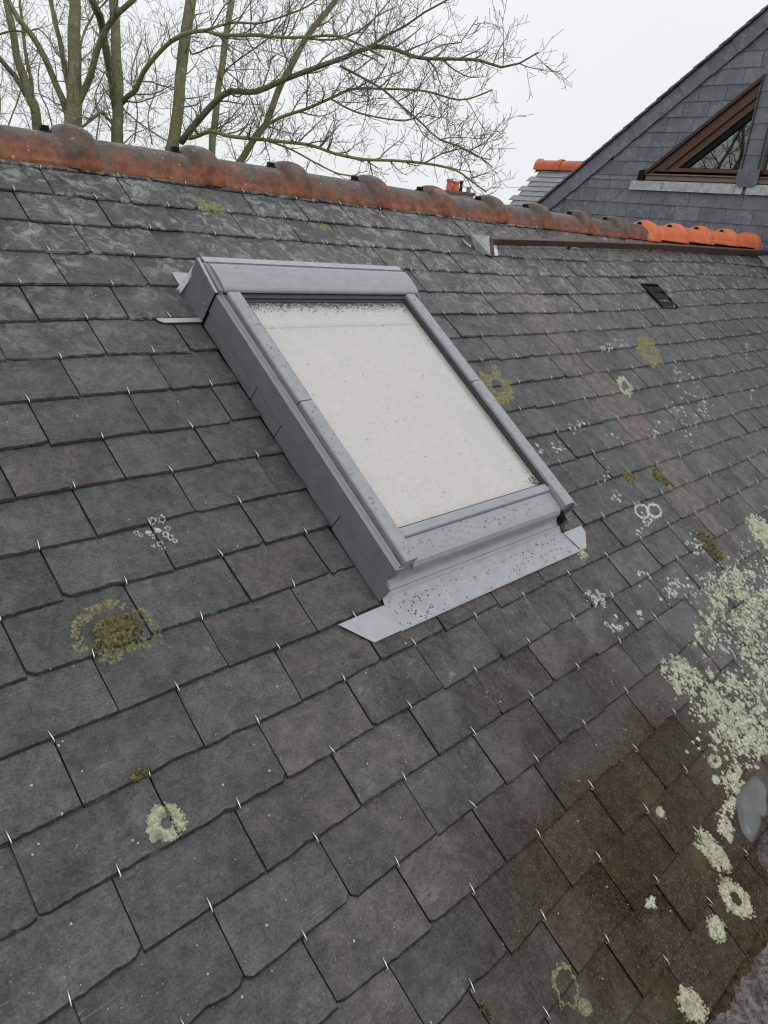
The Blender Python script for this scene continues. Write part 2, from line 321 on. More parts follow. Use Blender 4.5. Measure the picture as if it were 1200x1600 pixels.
def mat_drop():
    m=Mt('rain_drop',.03,.5); m.b.inputs['Transmission Weight'].default_value=1; m.b.inputs['IOR'].default_value=1.33; m.base((.75,.78,.8)); return m.m
M['drop']=mat_drop()

# ------------------------------------------------------------------ slate roof: grid matched to the courses
GW, GG = 0.22, 0.11448
RES=[(0,6,-0,-3.1),(1,6,-5,-0.1),(2,6,5,-0.1),(0,8,6,-8.2),(1,8,8,-2.2),(2,8,14,1.8),(-0.5,7,2,-2.6),(0.5,7,1,-0.6),(1.5,7,2,1.4),(-1,10,-1,-3.2),(0,10,-3,-3.2),(1,10,-6,0.8),(2,10,-3,-0.2),(3,10,-4,9.8),(4,10,-7,1.8),(5,10,-18,-4.2),(6,10,-19,-4.2),(-0.5,9,3,0.3),(0.5,9,1,0.3),(1.5,9,5,2.3),(-0.5,11,5,-2.7),(0.5,11,1,2.3),(1.5,11,4,0.3),(2.5,11,4,6.3),(3.5,11,2,5.3),(4.5,11,0,3.3),(-1,12,-7,-0.2),(0,12,-8,-0.2),(1,12,-10,0.8),(2,12,-5,7.8),(3,12,-3,5.8),(4,12,7,0.8),(5,12,-13,0.8),(6,12,-16,-3.2),(0.5,13,-1,-0.8),(1.5,13,0,5.2),(2.5,13,8,2.2),(3.5,13,3,0.2),(4.5,13,-6,-1.8),(5.5,13,-6,0.2),(6.5,13,0,-5.8),(1,14,-3,4.7),(2,14,-1,2.7),(3,14,0,-4.3),(4,14,-2,0.7),(5,14,-8,-6.3),(6,14,-5,-3.3),(1.5,15,8,3.2),(2.5,15,8,-3.8),(3.5,15,5,-2.8),(4.5,15,3,-3.8),(5.5,15,6,-3.8),(2,16,5,-2.3),(3,16,5,1.7),(4,16,4,-0.3),(5,16,0,1.7),(3.5,17,8,4),(0.5,5,2,0.4),(1.5,5,3,-0.6),(1,4,-3,-4.1),(2,4,-3,-8.1),(0.5,3,-1,-2.6),(1.5,3,-2,-4.6),(1,2,-2,-1),(2,2,5,2),(1.5,1,-3,4.5),(1,0,7,4),(2,0,1,4),(1.5,-1,0,3.5),(2.5,-1,5,6.5),(2,-2,-5,5),(3,-2,-3,8),(1.5,-3,2,-0.4),(2.5,-3,-12,2.6),(3.5,-3,-5,-4.4),(4.5,-3,-7,3.6),(5.5,-3,-9,-1.4),(6.5,-3,3,-1.4),(2,-4,3,-6.9),(3,-4,7,1.1),(4,-4,7,10.1),(5,-4,11,-0.9),(6,-4,9,-0.9)]
def grid(u, v):
    sx=sy=0.; sw=.35
    for a,b,x,y in RES:
        d2=(a-u)**2+(b-v)**2
        if d2<6:
            k=math.exp(-d2/.5); sw+=k; sx+=k*x; sy+=k*y
    X=u*GW+sx/sw/1000; Y=-v*GG+sy/sw/1000
    Y += .115*sm(u,11,24)*sm(v,6,-3)
    return X, Y
SX0,SX1,SYB,SYT = .637,1.412,-.985,-.02           # skylight footprint
ROWS=range(-4,19); XEND=6.16
rs=random.Random(5)
slates=MB(); hooks=[]
TH=.0062
def slate_tint(X, Y, r):
    v=r.gauss(1,.075); px,py,_=pj((X,Y,0))
    g=Vector((.083,.088,.086)); p=Vector((.088,.080,.080)); b=Vector((.080,.087,.088))
    k=r.random()
    wp=.06+.75*sm(py,760,1050)*sm(px,380,640)+.25*sm(px,250,420)*sm(py,560,640)*(1-sm(px,500,640))
    wb=.30*sm(X,1.6,2.4)+.08
    c = p if k<wp else (b if k<wp+wb else g.lerp(p,r.random()*.4))
    st=math.exp(-((X-2.27)/.15)**2)*sm(Y,.35,.1)*sm(Y,-1.5,-1.0)
    if st>.45: c=c.lerp(Vector((.120,.098,.084)), min(1,st*r.uniform(.3,.7)))
    if abs(X-2.30)<.14 and Y>-.12 and Y<.2: c=Vector((.17,.16,.145))*r.uniform(.7,1.05)
    if X>2.9: c=c.lerp(Vector((.066,.062,.064)),.4*sm(X,2.9,4.5))
    return tuple(c*max(.72,min(1.3,v)))
def add_slate(x0,x1,xt0,xt1,y,r,top=None,seed=None):
    """one slate: tail edge at y (from x0 to x1), head up slope; ragged dressed edges"""
    L=.262; nx=20; ys=[0,.0034,.0046,.04,.08,.115,.16,L]
    if top is not None: L=min(L,top-y); ys=[0,.0034,.0046,L*.3,L*.6,L]
    dz=r.uniform(.0006,.0030); th=.0044*r.uniform(.8,1.3); rot=r.gauss(0,.006); tl=r.gauss(0,.0016); tw=r.gauss(0,.0012)
    chl=r.choice([0]*9+[.004,.006,.010]) ; chr_=r.choice([0]*9+[.004,.006,.010])
    sd=r.random()*100; vs=[]; cl=[]; W=x1-x0
    chip=(r.uniform(.2,.8),r.uniform(.01,.04),r.uniform(.002,.006)) if r.random()<.3 else None
    rag=[]
    for i in range(nx+1):
        s_=i/nx; xx=s_*W
        e=noise.noise(Vector((xx*110,sd,0)))*.0012+noise.noise(Vector((xx*20,sd,3)))*.0004
        if chl and xx<chl: e+=(chl-xx)*.9
        if chr_ and W-xx<chr_: e+=(chr_-(W-xx))*.9
        if chip and abs(s_-chip[0])*W<chip[1]: e+=chip[2]*(1-abs(s_-chip[0])*W/chip[1])
        rag.append(e+tl+rot*(xx-W/2)*3)
    ny=len(ys)
    for j,t0 in enumerate(ys):
        for i in range(nx+1):
            t=t0
            s_=i/nx; k=t/L
            X=(x0+(x1-x0)*s_)*(1-k)+(xt0+(xt1-xt0)*s_)*k
            if i in (0,nx) : X+=noise.noise(Vector((t*60,sd,7+i)))*.0011
            q_=.9+.45*noise.noise(Vector((s_*W*95,sd,9)))
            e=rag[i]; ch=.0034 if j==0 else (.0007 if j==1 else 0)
            if j in (1,2): t=t*q_*1.15
            Y=y+t+e*(1-k)
            z=-.008+.011+dz - t/GG*TH + tw*(s_-.5)*2*(1-k) + noise.noise(Vector((X*9,(y+t)*9,sd)))*.0007*(1-k)
            if i in (0,nx): z-=.0007
            vs.append((X,Y,z-ch)); cl.append(.26 if j<2 else 1.)  # tail edges darkened: shadow line and wet grime both put into the tint
    nb=len(vs)
    for i in range(nx+1):                           # underside of the tail, slightly undercut
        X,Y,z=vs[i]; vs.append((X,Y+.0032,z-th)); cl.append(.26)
    fs=[]
    for j in range(ny-1):
        for i in range(nx): a=j*(nx+1)+i; fs.append((a,a+1,a+nx+2,a+nx+1))
    for i in range(nx): fs.append((nb+i,nb+i+1,i+1,i))
    n2=len(vs)                                      # side skirts
    for side in (0,nx):
        base=len(vs)
        for j in range(ny):
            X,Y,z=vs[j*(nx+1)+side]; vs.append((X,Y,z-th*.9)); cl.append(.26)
        for j in range(ny-1):
            a=j*(nx+1)+side; b=(j+1)*(nx+1)+side
            fs.append((a,b,base+j+1,base+j) if side==0 else (b,a,base+j,base+j+1))
    mxm,mym=(x0+x1)/2,y+.05
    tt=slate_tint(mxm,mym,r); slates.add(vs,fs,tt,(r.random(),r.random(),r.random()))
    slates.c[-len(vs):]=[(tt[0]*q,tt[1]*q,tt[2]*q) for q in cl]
    return -.008+.011+dz
for v in ROWS:
    h=.5*(v%2)
    for k in range(-9,30):
        u=k+h
        r=random.Random(v*977+k*31+5)
        gx,gy=grid(u,v); 
        a0=grid(u-.5,v-0.0); a1=grid(u+.5,v-0.0)
        t0=grid(u-.5,v-2.2); t1=grid(u+.5,v-2.2)
        x0,x1=a0[0]+r.uniform(.0012,.0026),a1[0]-r.uniform(.0012,.0026)
        xt0,xt1=t0[0]+.0015,t1[0]-.0015
        if x0>XEND-.03 or x1<-1.9: continue
        if x1>XEND: x1=XEND; xt1=XEND
        y=gy; cut=None
        # slates stop at the skylight
        if SX0-.0<(x0+x1)/2<SX1 and y<SYT and y>SYB-.05:
            if x0<SX0-.015 and x1>SX0: x1=SX0-.004; xt1=x1
            elif x1>SX1+.015 and x0<SX1: x0=SX1+.004; xt0=x0
            else:
                continue
        elif y<SYT and y>SYB-.05 and x1>SX0 and x0<SX0: x1=SX0-.004; xt1=x1
        elif y<SYT and y>SYB-.05 and x0<SX1 and x1>SX1: x0=SX1+.004; xt0=x0
        if x1-x0<.02: continue
        pass
        top=min(.56, cut if cut else 9)
        pass
        if abs(u-16.25)<.3 and v in (0,): top=y+.10
        if top-y<.015: continue
        # tail follows the local course line
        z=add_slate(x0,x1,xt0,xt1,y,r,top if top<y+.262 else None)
        hy=y; hx=gx
        inside=(SX0-.02<hx<SX1+.02 and SYB-.11<hy<SYT+.02)
        if v<18 and not inside and hx<XEND-.05 and x1-x0>.12: hooks.append((hx+r.gauss(0,.003),hy+r.gauss(0,.001),z,r.gauss(0,.12),r.uniform(.85,1.15)))
        elif False: pass
roof=empty('slate_roof',(0,0,0),True,'wet grey slate roof with wire hooks and clay ridge, filling most of the view','roof')
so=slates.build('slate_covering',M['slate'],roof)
bvh=BVHTree.FromPolygons([Vector(p) for p in slates.v], slates.f)
def surf(X,Y,default=.002):
    h=bvh.ray_cast(Vector((X,Y,.3)),Vector((0,0,-1)))
    return h[0].z if h[0] is not None and h[0].z>-.03 else default
# boarding below the slates (front and back slope) and the back slates
zr=.482*math.tan(TILT)                              # world height of the roof apex
dk=MB()
b0=(-.02)/CT
def wp2(X,y,z): return ROOF.transposed() @ Vector((X,y,z))
for (ya,za,yb_,zb) in ((-1.72,-1.72*math.tan(TILT),.482,zr),(.482,zr,2.6,zr-(2.6-.482)*math.tan(TILT))):
    vs=[]
    for dzz in (-.035,-.16):
        for X in (-2.2,XEND):
            for (y_,z_) in ((ya,za),(yb_,zb)): vs.append(wp2(X,y_,z_+dzz))
    # leave the front boarding solid; the skylight lining sits on it
    dk.add(vs,[(0,2,3,1),(4,5,7,6),(0,1,5,4),(2,6,7,3),(0,4,6,2),(1,3,7,5)])
dk.build('roof_deck',M['reed'],roof)
bs=MB(); rb=random.Random(8)
nrow=20
for i in range(nrow):
    y_=.50+i*.105; z_=zr-(y_-.482)*math.tan(TILT)
    for k in range(-10,29):
        X=k*.22+(i%2)*.11
        if X+.217>XEND: continue
        t=slate_tint(0,.2,rb); n_=Vector((0,ST,CT)); tv=Vector((0,CT,-ST))
        p=Vector((X,y_,z_)); w_=Vector((.216,0,0))
        vs=[p+n_*.001,p+w_+n_*.001,p+w_+tv*.135+n_*.009,p+tv*.135+n_*.009,p+w_+tv*.135+n_*.003,p+tv*.135+n_*.003]
        bs.add([ROOF.transposed()@q for q in vs],[(0,1,2,3),(3,2,4,5)],t,(rb.random(),rb.random(),rb.random()))
bs.build('back_slates',M['slate'],roof)

# hooks: the hundred that show largest are parts of their own, the rest one stuff part
hk=MB(); hk.tube([(0,.004,-.0045),(0,-.0022,-.0040),(0,-.0034,.0008),(0,-.001,.0030),(0,.009,.0036),(0,.018,.0026)],[.00115]*5+[.0008],6)
hk.smooth=True; hkm=hk.mesh('slate_hook',M['hook'])
vis=[]; rest=[]
for H in hooks:
    px,py,dp=pj((H[0],H[1],0))
    if -10<px<1210 and 180<py<1610 and dp>0: vis.append((dp,H))
    else: rest.append(H)
vis.sort(key=lambda t:t[0])
for dp,H in vis[:100]:
    o=bpy.data.objects.new('slate_hook',hkm); COL.objects.link(o); o.parent=roof
    o.location=(H[0],H[1],H[2]); o.rotation_euler=(0,0,H[3]); o.scale=(1,H[4],1)
rm=MB(); rm.smooth=True
for H in [t[1] for t in vis[100:]]+rest:
    c_,s_=math.cos(H[3]),math.sin(H[3]); kk=1.0
    rm.add([(H[0]+(c_*a-s_*b*H[4]),H[1]+(s_*a+c_*b*H[4]),H[2]+c) for a,b,c in hk.v],hk.f)
o=rm.build('slate_hook',M['hook'],roof); o['kind']='stuff'

# ------------------------------------------------------------------ ridge tiles
RJ=[-1.8,-1.4,-1.0,-.6,-.2,.207,.614,1.026,1.407,1.818,2.205,2.616,3.008,3.43,3.825,4.268,4.684,5.109,5.574,6.057]
AGE=[.92]*12+[.92,.92,.80,.14,.12,.10,.10,.10,.10]
ryc,rzf=.482,.276
def ridge_tile(x0,x1,age,seed):
    mb=MB(); mb.smooth=True; nseg=30; L=x1-x0; rr=random.Random(seed); lift=.05*sm(x0,3.3,5.6)
    colr={5:.05,6:.03,7:.08,8:.5,9:.62,10:.3,11:.35,12:.4,13:.35,14:.9}.get(seed,.1); bl=.085 if L<.43 else .095
    xs=[0,.02,.06,.10,.15,.20,.25]+[L-bl-.006,L-bl+.004,L-bl+.014,L-bl+.028,L-bl*.45,L-.024,L-.010,L+.003]
    rad=[0]*7+[0,.012,.022,.027,.029,.028,.026,.021]
    rings=[]
    for x,dr in zip(xs,rad):
        ring=[]
        for i in range(nseg+1):
            t=math.pi*i/nseg; k=math.sin(t)
            r_=.095+dr*(.30+.70*k)
            y=ryc-math.cos(t)*r_*1.0; z=rzf+k*(.088+dr)
            if k<.14: 
                y+= -math.cos(t)*.006; 
            ring.append((x,y,z))
        rings.append(ring)
    vs=[]; cols=[]
    fs=[]; n=nseg+1
    for rg in rings:
        for i,(x,y,z) in enumerate(rg):
            q=ROOF.transposed()@Vector((x0+x,y+rr.uniform(-1,1)*.0002,z+lift)); vs.append(tuple(q))
            cols.append((age,1-math.sin(math.pi*i/nseg),colr if x>L-bl-.01 else 0,1))
    m0=len(vs)
    for rg in rings:                                # inner skin gives the clay its thickness
        for i,(x,y,z) in enumerate(rg):
            q=ROOF.transposed()@Vector((x0+x,ryc+(y-ryc)*.87,rzf+(z-rzf)*.86+lift)); vs.append(tuple(q)); cols.append((age,.5,0,1))
    R=len(rings)
    for j in range(R-1):
        for i in range(nseg):
            a=j*n+i; fs.append((a,a+1,a+n+1,a+n)); b=m0+a; fs.append((b,b+n,b+n+1,b+1))
    for j in range(R-1):
        for i in (0,nseg): a=j*n+i; b=m0+a; fs.append((a,a+n,b+n,b) if i==0 else (a,b,b+n,a+n))
    for j in (0,R-1):
        for i in range(nseg): a=j*n+i; b=m0+a; fs.append((a,b,b+1,a+1) if j==0 else (a,a+1,b+1,b))
    mb.v=vs; mb.f=fs; mb.c=cols
    o=mb.build('ridge_tile',M['tile'],roof)
    es=o.modifiers.new('crisp','EDGE_SPLIT'); es.split_angle=R_(38)
    # little rib along the foot of the tile
    cp=MB(); xc=x1-bl-.022; zt=rzf+.088+lift
    for (a,b,h0,h1) in ((.016,.013,-.004,.004),(.011,.010,.004,.016)):
        vs=[]
        for zz in (h0,h1):
            for sx_,sy_ in ((-1,-1),(1,-1),(1,1),(-1,1)): vs.append(ROOF.transposed()@Vector((xc+sx_*a,ryc+sy_*b,zt+zz)))
        cp.add(vs,[(0,3,2,1),(4,5,6,7),(0,1,5,4),(1,2,6,5),(2,3,7,6),(3,0,4,7)])
    if x1<6.0: bevel(cp.build('screw_cap',M['black'],o),.002,2)
    return o
for i in range(len(RJ)-1):
    age=AGE[i] if i<len(AGE) else .1
    o=ridge_tile(RJ[i]+.001,RJ[i+1]-.001,age,i)
    if age<.3: o['label']='bright orange newer ridge tile'
# mortar under the ridge tiles
mo=MB(); mo.prism([(ryc-.084,rzf-.03),(ryc+.084,rzf-.03),(ryc+.05,rzf+.055),(ryc-.05,rzf+.055)],-1.8,6.05)
mo.v=[tuple(ROOF.transposed()@Vector(v)) for v in mo.v]; mo.build('ridge_mortar',M['reed'],roof)

# ------------------------------------------------------------------ roof vent (black, louvred)
vq=[(1003,446),(1023,446),(1060,485),(1036,486)]
vp=[bp(*q) for q in vq]
va=(vp[0].x+vp[3].x)/2; vb_=(vp[1].x+vp[2].x)/2+.01; vt=.085; vbm=-.095
vent=empty('roof_vent',(0,0,0),True); vent.parent=roof; vent.rotation_euler=(0,0,0)
x0,x1=va,vb_
f=MB(); zz=.006
f.box((x0,vbm,-.01),(x0+.008,vt,zz+.006)); f.box((x1-.008,vbm,-.01),(x1,vt,zz+.006)); f.box((x0+.008,vt-.008,-.01),(x1-.008,vt,zz+.006))
f.box((x0+.008,vbm,-.01),(x1-.008,vt-.008,zz-.004)); bevel(f.build('vent_frame',M['black'],vent),.0015)
for j in range(3):
    s=MB(); yy=vt-.03-j*.055; s.add([(x0+.008,yy,zz+.008),(x1-.008,yy,zz+.008),(x1-.008,yy-.028,zz+.001),(x0+.008,yy-.028,zz+.001),(x0+.008,yy,zz+.004),(x1-.008,yy,zz+.004),(x1-.008,yy-.028,zz-.003),(x0+.008,yy-.028,zz-.003)],
      [(0,1,2,3)[::-1],(4,5,6,7),(0,1,5,4),(3,2,6,7),(0,3,7,4),(1,2,6,5)]); s.build('louvre',M['black'],vent)
g=MB()
for i in range(4): 
    xx=x0+.012+(x1-x0-.024)*i/3; g.box((xx-.003,vt-.05,zz-.003),(xx+.003,vt-.008,zz+.006))
g.build('grille',M['black'],vent)

# ------------------------------------------------------------------ raised brown edge rail with zinc cheek
rail=empty('edge_rail',(0,0,0),True); rail.parent=roof; rail.rotation_euler=(0,0,0)
def at(px,py,h): return bp(px,py,h)
rm_=MB()
A=at(766,369,.055); B=at(1200,391,.055)
dirv=(B-A).normalized(); B2=A+dirv*((XEND-.02-A.x)/dirv.x)
up_=Vector((0,0,1)); dnv=Vector((0,-1,0))
def bar(mb,p,q,wy,hz):
    vs=[]
    for e_ in (p,q):
        for (a,b) in ((0,0),(-wy,0),(-wy,-hz),(0,-hz)): vs.append((e_.x,e_.y+a,e_.z+b))
    mb.add(vs,[(0,3,2,1),(4,5,6,7),(0,1,5,4),(1,2,6,5),(2,3,7,6),(3,0,4,7)])
RP=[A,at(908,374,.055),at(1041,380,.055),B]; RP.append(B+(B-RP[2]).normalized()*1.2)
RP[-1]=B+(RP[-1]-B)*((XEND-.02-B.x)/(RP[-1].x-B.x)) if B.x<XEND-.05 else B+Vector((.02,0,0))
for i_ in range(4):
    if (RP[i_+1]-RP[i_]).x>.01: bar(rm_,RP[i_],RP[i_+1],.018,.034+.005*i_)
rb1=bevel(rm_.build('rail_bar',M['rust'],rail),.002)
e1=MB(); D=at(770,401,.008)
pp=[A+Vector((-.001,-.018,.0)),D]
e1.tube([A+Vector((.0,-.012,-.005)),A.lerp(D,.5),D],.0105,4); e1.build('rail_end',M['rust'],rail)
ck=MB(); c0=at(736,366,.052); c1=A+Vector((-.006,0,.001)); c2=D+Vector((-.008,.004,.0)); c3=at(722,373,.004); c4=at(745,392,.004)
ck.add([c0,c1,c2,c4],[(0,3,2,1)]); ck.add([c0,c4,c3],[(0,1,2)])
kk=ck.build('zinc_cheek',M['zinc'],rail); so_=kk.modifiers.new('thick','SOLIDIFY'); so_.thickness=.0025; 
fl=MB(); fl.add([at(722,373,.006),at(736,373,.012),at(736,386,.010),at(728,381,.006)],[(0,3,2,1)]); fo=fl.build('cheek_flap',M['zincbright'],rail); q=fo.modifiers.new('t','SOLIDIFY'); q.thickness=.002
f2=MB(); f2.add([at(768,380,.006),at(775,380,.006),at(779,399,.006),at(767,399,.006)],[(0,3,2,1)]); fo=f2.build('cheek_flap',M['zincbright'],rail); q=fo.modifiers.new('t','SOLIDIFY'); q.thickness=.002
sup=MB()
for X in (3.0,4.0,5.0): 
    P=[a.lerp(b,(X-a.x)/(b.x-a.x)) for a,b in zip(RP,RP[1:]) if a.x<=X<=b.x]
    if P: P=P[0]; sup.box((X,P.y-.014,-.0),(X+.012,P.y-.004,P.z-.024))
sup.build('rail_bracket',M['rust'],rail)

# ------------------------------------------------------------------ skylight
sky_=empty('skylight',(0,0,0),True,'grey metal framed tilted skylight with pale glass set in the slates','skylight')
H=.108
gx0,gx1,gyb,gyt=.712,1.337,-.898,-.16
def P(mb,name,mat,bw=.0015,par=None):
    o=mb.build(name,M[mat],par or sky_)
    return bevel(o,bw) if bw else o
# sash (surround under the covers)
s=MB(); s.box((SX0+.02,SYB+.03,.02),(SX0+.062,SYT-.02,.100)); s.box((SX1-.062,SYB+.03,.02),(SX1-.02,SYT-.02,.100))
s.box((SX0+.062,SYT-.10,.02),(SX1-.062,SYT-.02,.100)); s.box((SX0+.062,SYB+.03,.074),(SX1-.062,SYB+.058,.084)); sash=P(s,'sash','cover_shade')
# outer frame covers, left and right: outward lip, channel, broad inner cover in two lengths
def side(sgn):
    ox = SX0 if sgn>0 else SX1
    X=lambda a: ox+sgn*a
    def pr(poly,y0,y1,mb): 
        q=[(X(a),b) for a,b in poly]; mb.prism(q if sgn>0 else q[::-1],y0,y1,1)
    m1=MB(); pr([(0,.045),(.0015,.045),(.0015,H-.012),(.010,H-.008),(.010,H-.005),(0,H-.008)],SYB-.008,SYT-.115,m1)
    pr([(.010,H-.008),(.0105,H-.0045),(.0165,H-.002),(.0175,H-.03),(.016,H-.03),(.0155,H-.006)],SYB-.004,SYT-.115,m1)
    P(m1,'outer_cover','cover_shade' if sgn>0 else 'cover',0)  # left lip takes the shaded copy, right lip the lit one
    mg=MB(); pr([(.0176,H-.035),(.0176,H-.026),(.0262,H-.026),(.0262,H-.035)],SYB+.004,SYT-.118,mg); pr([(.030,H-.03),(.030,H+.0005),(.067,H+.0005),(.067,H-.03)],-.53,-.495,mg); P(mg,'channel_shade_strip','gasket',0)  # black strips put in as the shade of the channel and joint
    m2=MB(); pr([(.0265,H-.032),(.0265,H+.004),(.030,H+.008),(.062,H+.009),(.068,H+.005),(.0695,H-.004),(.0695,H-.02)],-.5105,SYT-.118,m2); P(m2,'frame_cover','cover',.0015)
    m3=MB(); pr([(.0262,H-.032),(.0262,H+.0055),(.0298,H+.0095),(.0625,H+.0105),(.0695,H+.006),(.071,H-.004),(.071,H-.02)],SYB-.002,-.5140,m3); P(m3,'frame_cover','cover',.0015)
    m4=MB(); pr([(.0712,H-.02),(.0712,H-.001),(.0765,H-.002),(.0805,H-.010),(.0805,H-.02)],SYB+.075,SYT-.13,m4); P(m4,'glazing_gasket','gasket',0)
    m5=MB() # lower side flashing, lapped lengths
    cuts=[SYT-.112,-.395,-.52,-.80,SYB-.03]
    for i in range(4):
        e=.0005+.0008*i
        pr([(.004-e,-.004),(.006,-.004),(.006,.05),(.004-e,.05)],cuts[i+1],cuts[i]-.0035,m5)
        pr([(.0035-e,.026),(.004-e,.026),(.004-e,.028),(.0035-e,.028)],cuts[i+1],cuts[i]-.0035,m5)
    P(m5,'side_flashing','cover_shade',0)
    m6=MB(); pr([(.0066,-.004),(.0075,-.004),(.0075,.05),(.0066,.05)],SYB-.02,SYT-.112,m6); P(m6,'seam_shade_strip','gasket',0)  # black strip behind the seams, painting the shade in their gaps
side(1); side(-1)
# small closing cap at the lower left corner
c=MB(); c.box((SX0+.001,SYB-.010,.062),(SX0+.022,SYB-.006,H-.004)); P(c,'corner_cap','cover_shade',.001)
c=MB(); c.box((SX1-.022,SYB-.010,.07),(SX1-.001,SYB-.006,H-.004)); P(c,'corner_cap','cover_shade',.001)
# hood
h=MB()
prof=[(SYT+.004,.085),(SYT+.004,.116),(SYT-.014,.118),(SYT-.014,.114),(SYT-.020,.114),(SYT-.020,.121),(SYT-.030,.1245),(SYT-.055,.1255),(SYT-.085,.1235),(SYT-.106,.119),(SYT-.112,.115),(SYT-.114,.108),(SYT-.110,.104),(SYT-.100,.104),(SYT-.030,.104)]
h.prism(prof[::-1],SX0+.020,SX1-.004); P(h,'top_hood','cover',.002)
h2=MB(); h2.prism([(SYT+.006,.112),(SYT-.013,.1185),(SYT-.013,.1205),(SYT+.006,.1205)][::-1],SX0+.012,SX1-.010); P(h2,'hood_rear_strip','apron',.001)
h3=MB(); h3.prism([(SYT+.002,.10),(SYT-.012,.1175),(SYT-.03,.121),(SYT-.112,.114),(SYT-.118,.098),(SYT-.10,.095)][::-1],SX0+.006,SX0+.0195); P(h3,'hood_end_cap','cover_shade',.0015)
h4=MB(); h4.prism([(SYT-.12,.116),(SYT-.135,.106),(SYT-.135,.100),(SYT-.10,.100),(SYT-.10,.108)][::-1],SX1-.016,SX1-.005); P(h4,'hood_end_cap','cover_shade',.001)
# stepped rail under the hood, the recess shade put into its dark colour
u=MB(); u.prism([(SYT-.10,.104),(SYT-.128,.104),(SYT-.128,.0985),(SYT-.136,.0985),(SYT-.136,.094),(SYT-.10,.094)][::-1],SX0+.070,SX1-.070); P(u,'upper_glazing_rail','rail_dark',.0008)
# head cheek plate, left
ckp=MB(); ckp.prism([(-.020,.121),(-.1335,.108),(-.1335,.0),(-.012,.0),(-.012,.006),(-.022,.020),(-.026,.04),(-.024,.07),(-.021,.10)],SX0-.006,SX0-.0035); P(ckp,'head_cheek','cover_shade',.0007)
cf=MB(); cf.prism([(-.020,.121),(-.1335,.108),(-.1335,.1055),(-.020,.1185)],SX0-.0035,SX0+.004); P(cf,'cheek_fold','apron',0)
ci=MB(); ci.box((SX0-.0085,-.122,.052),(SX0-.0062,-.112,.056)); P(ci,'cheek_screw','hook',.0005)
# head flashing behind the window, with a flared lead corner
hf=MB(); hf.sweep([(SYT+.075,.0065),(SYT+.030,.006),(SYT+.012,.014),(SYT+.004,.04),(SYT+.003,.118)],SX0-.0,SX1+.02,0,.0012); P(hf,'head_flashing','apron',0)
lc=MB(); lc.smooth=True; n=8
vs=[]; 
for i in range(n+1):
    t=i/n
    for j in range(n+1):
        q=j/n; fl_=(1-t)**2*.018
        vs.append((SX0-.004-fl_*(1-q*.2)*1.0, SYT+.002-.012*q+.006*(1-t)*(1-q), .006+.10*t+.004*math.sin(q*3)))
lc.add(vs,[(i*(n+1)+j,i*(n+1)+j+1,(i+1)*(n+1)+j+1,(i+1)*(n+1)+j) for i in range(n) for j in range(n)]); o=lc.build('lead_corner',M['zincbright'],sky_); q=o.modifiers.new('t','SOLIDIFY'); q.thickness=.0015
ts=MB(); ts.prism([(SX0-.0035,-.118),(SX0-.0035,-.1335),(SX0-.115,-.1335),(SX0-.127,-.126),(SX0-.131,-.118)],.0065,.0082,2); P(ts,'soaker_tab','apron',.0005)
# glass, blind behind, lining
g=MB(); g.box((SX0+.0700,SYB+.06,.0905),(SX1-.0700,SYT-.10,.0945)); glass=P(g,'glass_pane','glass',0)
b=MB(); b.box((SX0+.064,SYB+.06,.074),(SX1-.064,SYT-.10,.078)); P(b,'roller_blind','blind',0)
bb=MB(); bb.box((SX0+.066,SYT-.215,.0785),(SX1-.066,SYT-.205,.083)); P(bb,'blind_rail','reveal',.001)
# lower glazing bar and bottom cover
gb=MB(); gb.prism([(SYB+.087,.0945),(SYB+.087,.101),(SYB+.083,.1045),(SYB+.0635,.1045),(SYB+.0605,.100),(SYB+.0605,.09)],SX0+.0712,SX1-.0712); P(gb,'glazing_bar','cover',.001)
gb2=MB(); gb2.box((SX0+.0785,SYB+.087,.0945),(SX1-.0785,SYB+.0900,.0985)); P(gb2,'glazing_gasket','gasket',0)
bc=MB(); bc.prism([(SYB+.0600,.085),(SYB+.0600,.0965),(SYB+.030,.0965),(SYB+.012,.0955),(SYB+.000,.092),(SYB-.008,.084),(SYB-.011,.074),(SYB-.009,.071),(SYB-.003,.076)],SX0+.0712,SX1-.0712); P(bc,'bottom_cover','cover',.0015)
# apron flashing at the foot
ap=MB(); ap.smooth=False
pr_=[(SYB+.012,.082),(SYB+.010,.052),(SYB+.004,.034),(SYB-.006,.0225),(SYB-.018,.0165),(SYB-.0225,.0205),(SYB-.0255,.0200),(SYB-.033,.0140),(SYB-.040,.0115),(SYB-.050,.0086)]
ap.sweep(pr_,SX0+.002,SX1-.016,0,.0015); P(ap,'apron_flashing','apron',0)
a2=MB(); a2.prism([(.496,-1.030),(.556,-1.0975),(1.462,-1.0975),(1.513,-1.050),(1.513,-1.028),(.60,-1.0285)],.0062,.0082,2)
P(a2,'apron_skirt','apron',.0005)
a3=MB(); a3.tube([(SX0+.004,SYB-.113,.0085),(SX1+.045,SYB-.113,.0085)],.0022,6); P(a3,'apron_bead','apron',0)
a4=MB(); a4.tube([(SX1-.020,SYB-.012,.03),(SX1-.012,SYB-.05,.013),(SX1+.004,SYB-.085,.0105),(SX1+.014,SYB-.108,.009)],.0012,5); P(a4,'apron_seam','gasket',0)
a5=MB(); a5.box((SX0+.006,SYB+.074,.02),(SX1-.006,SYB+.080,.09)); P(a5,'frame_foot','cover_shade',0)
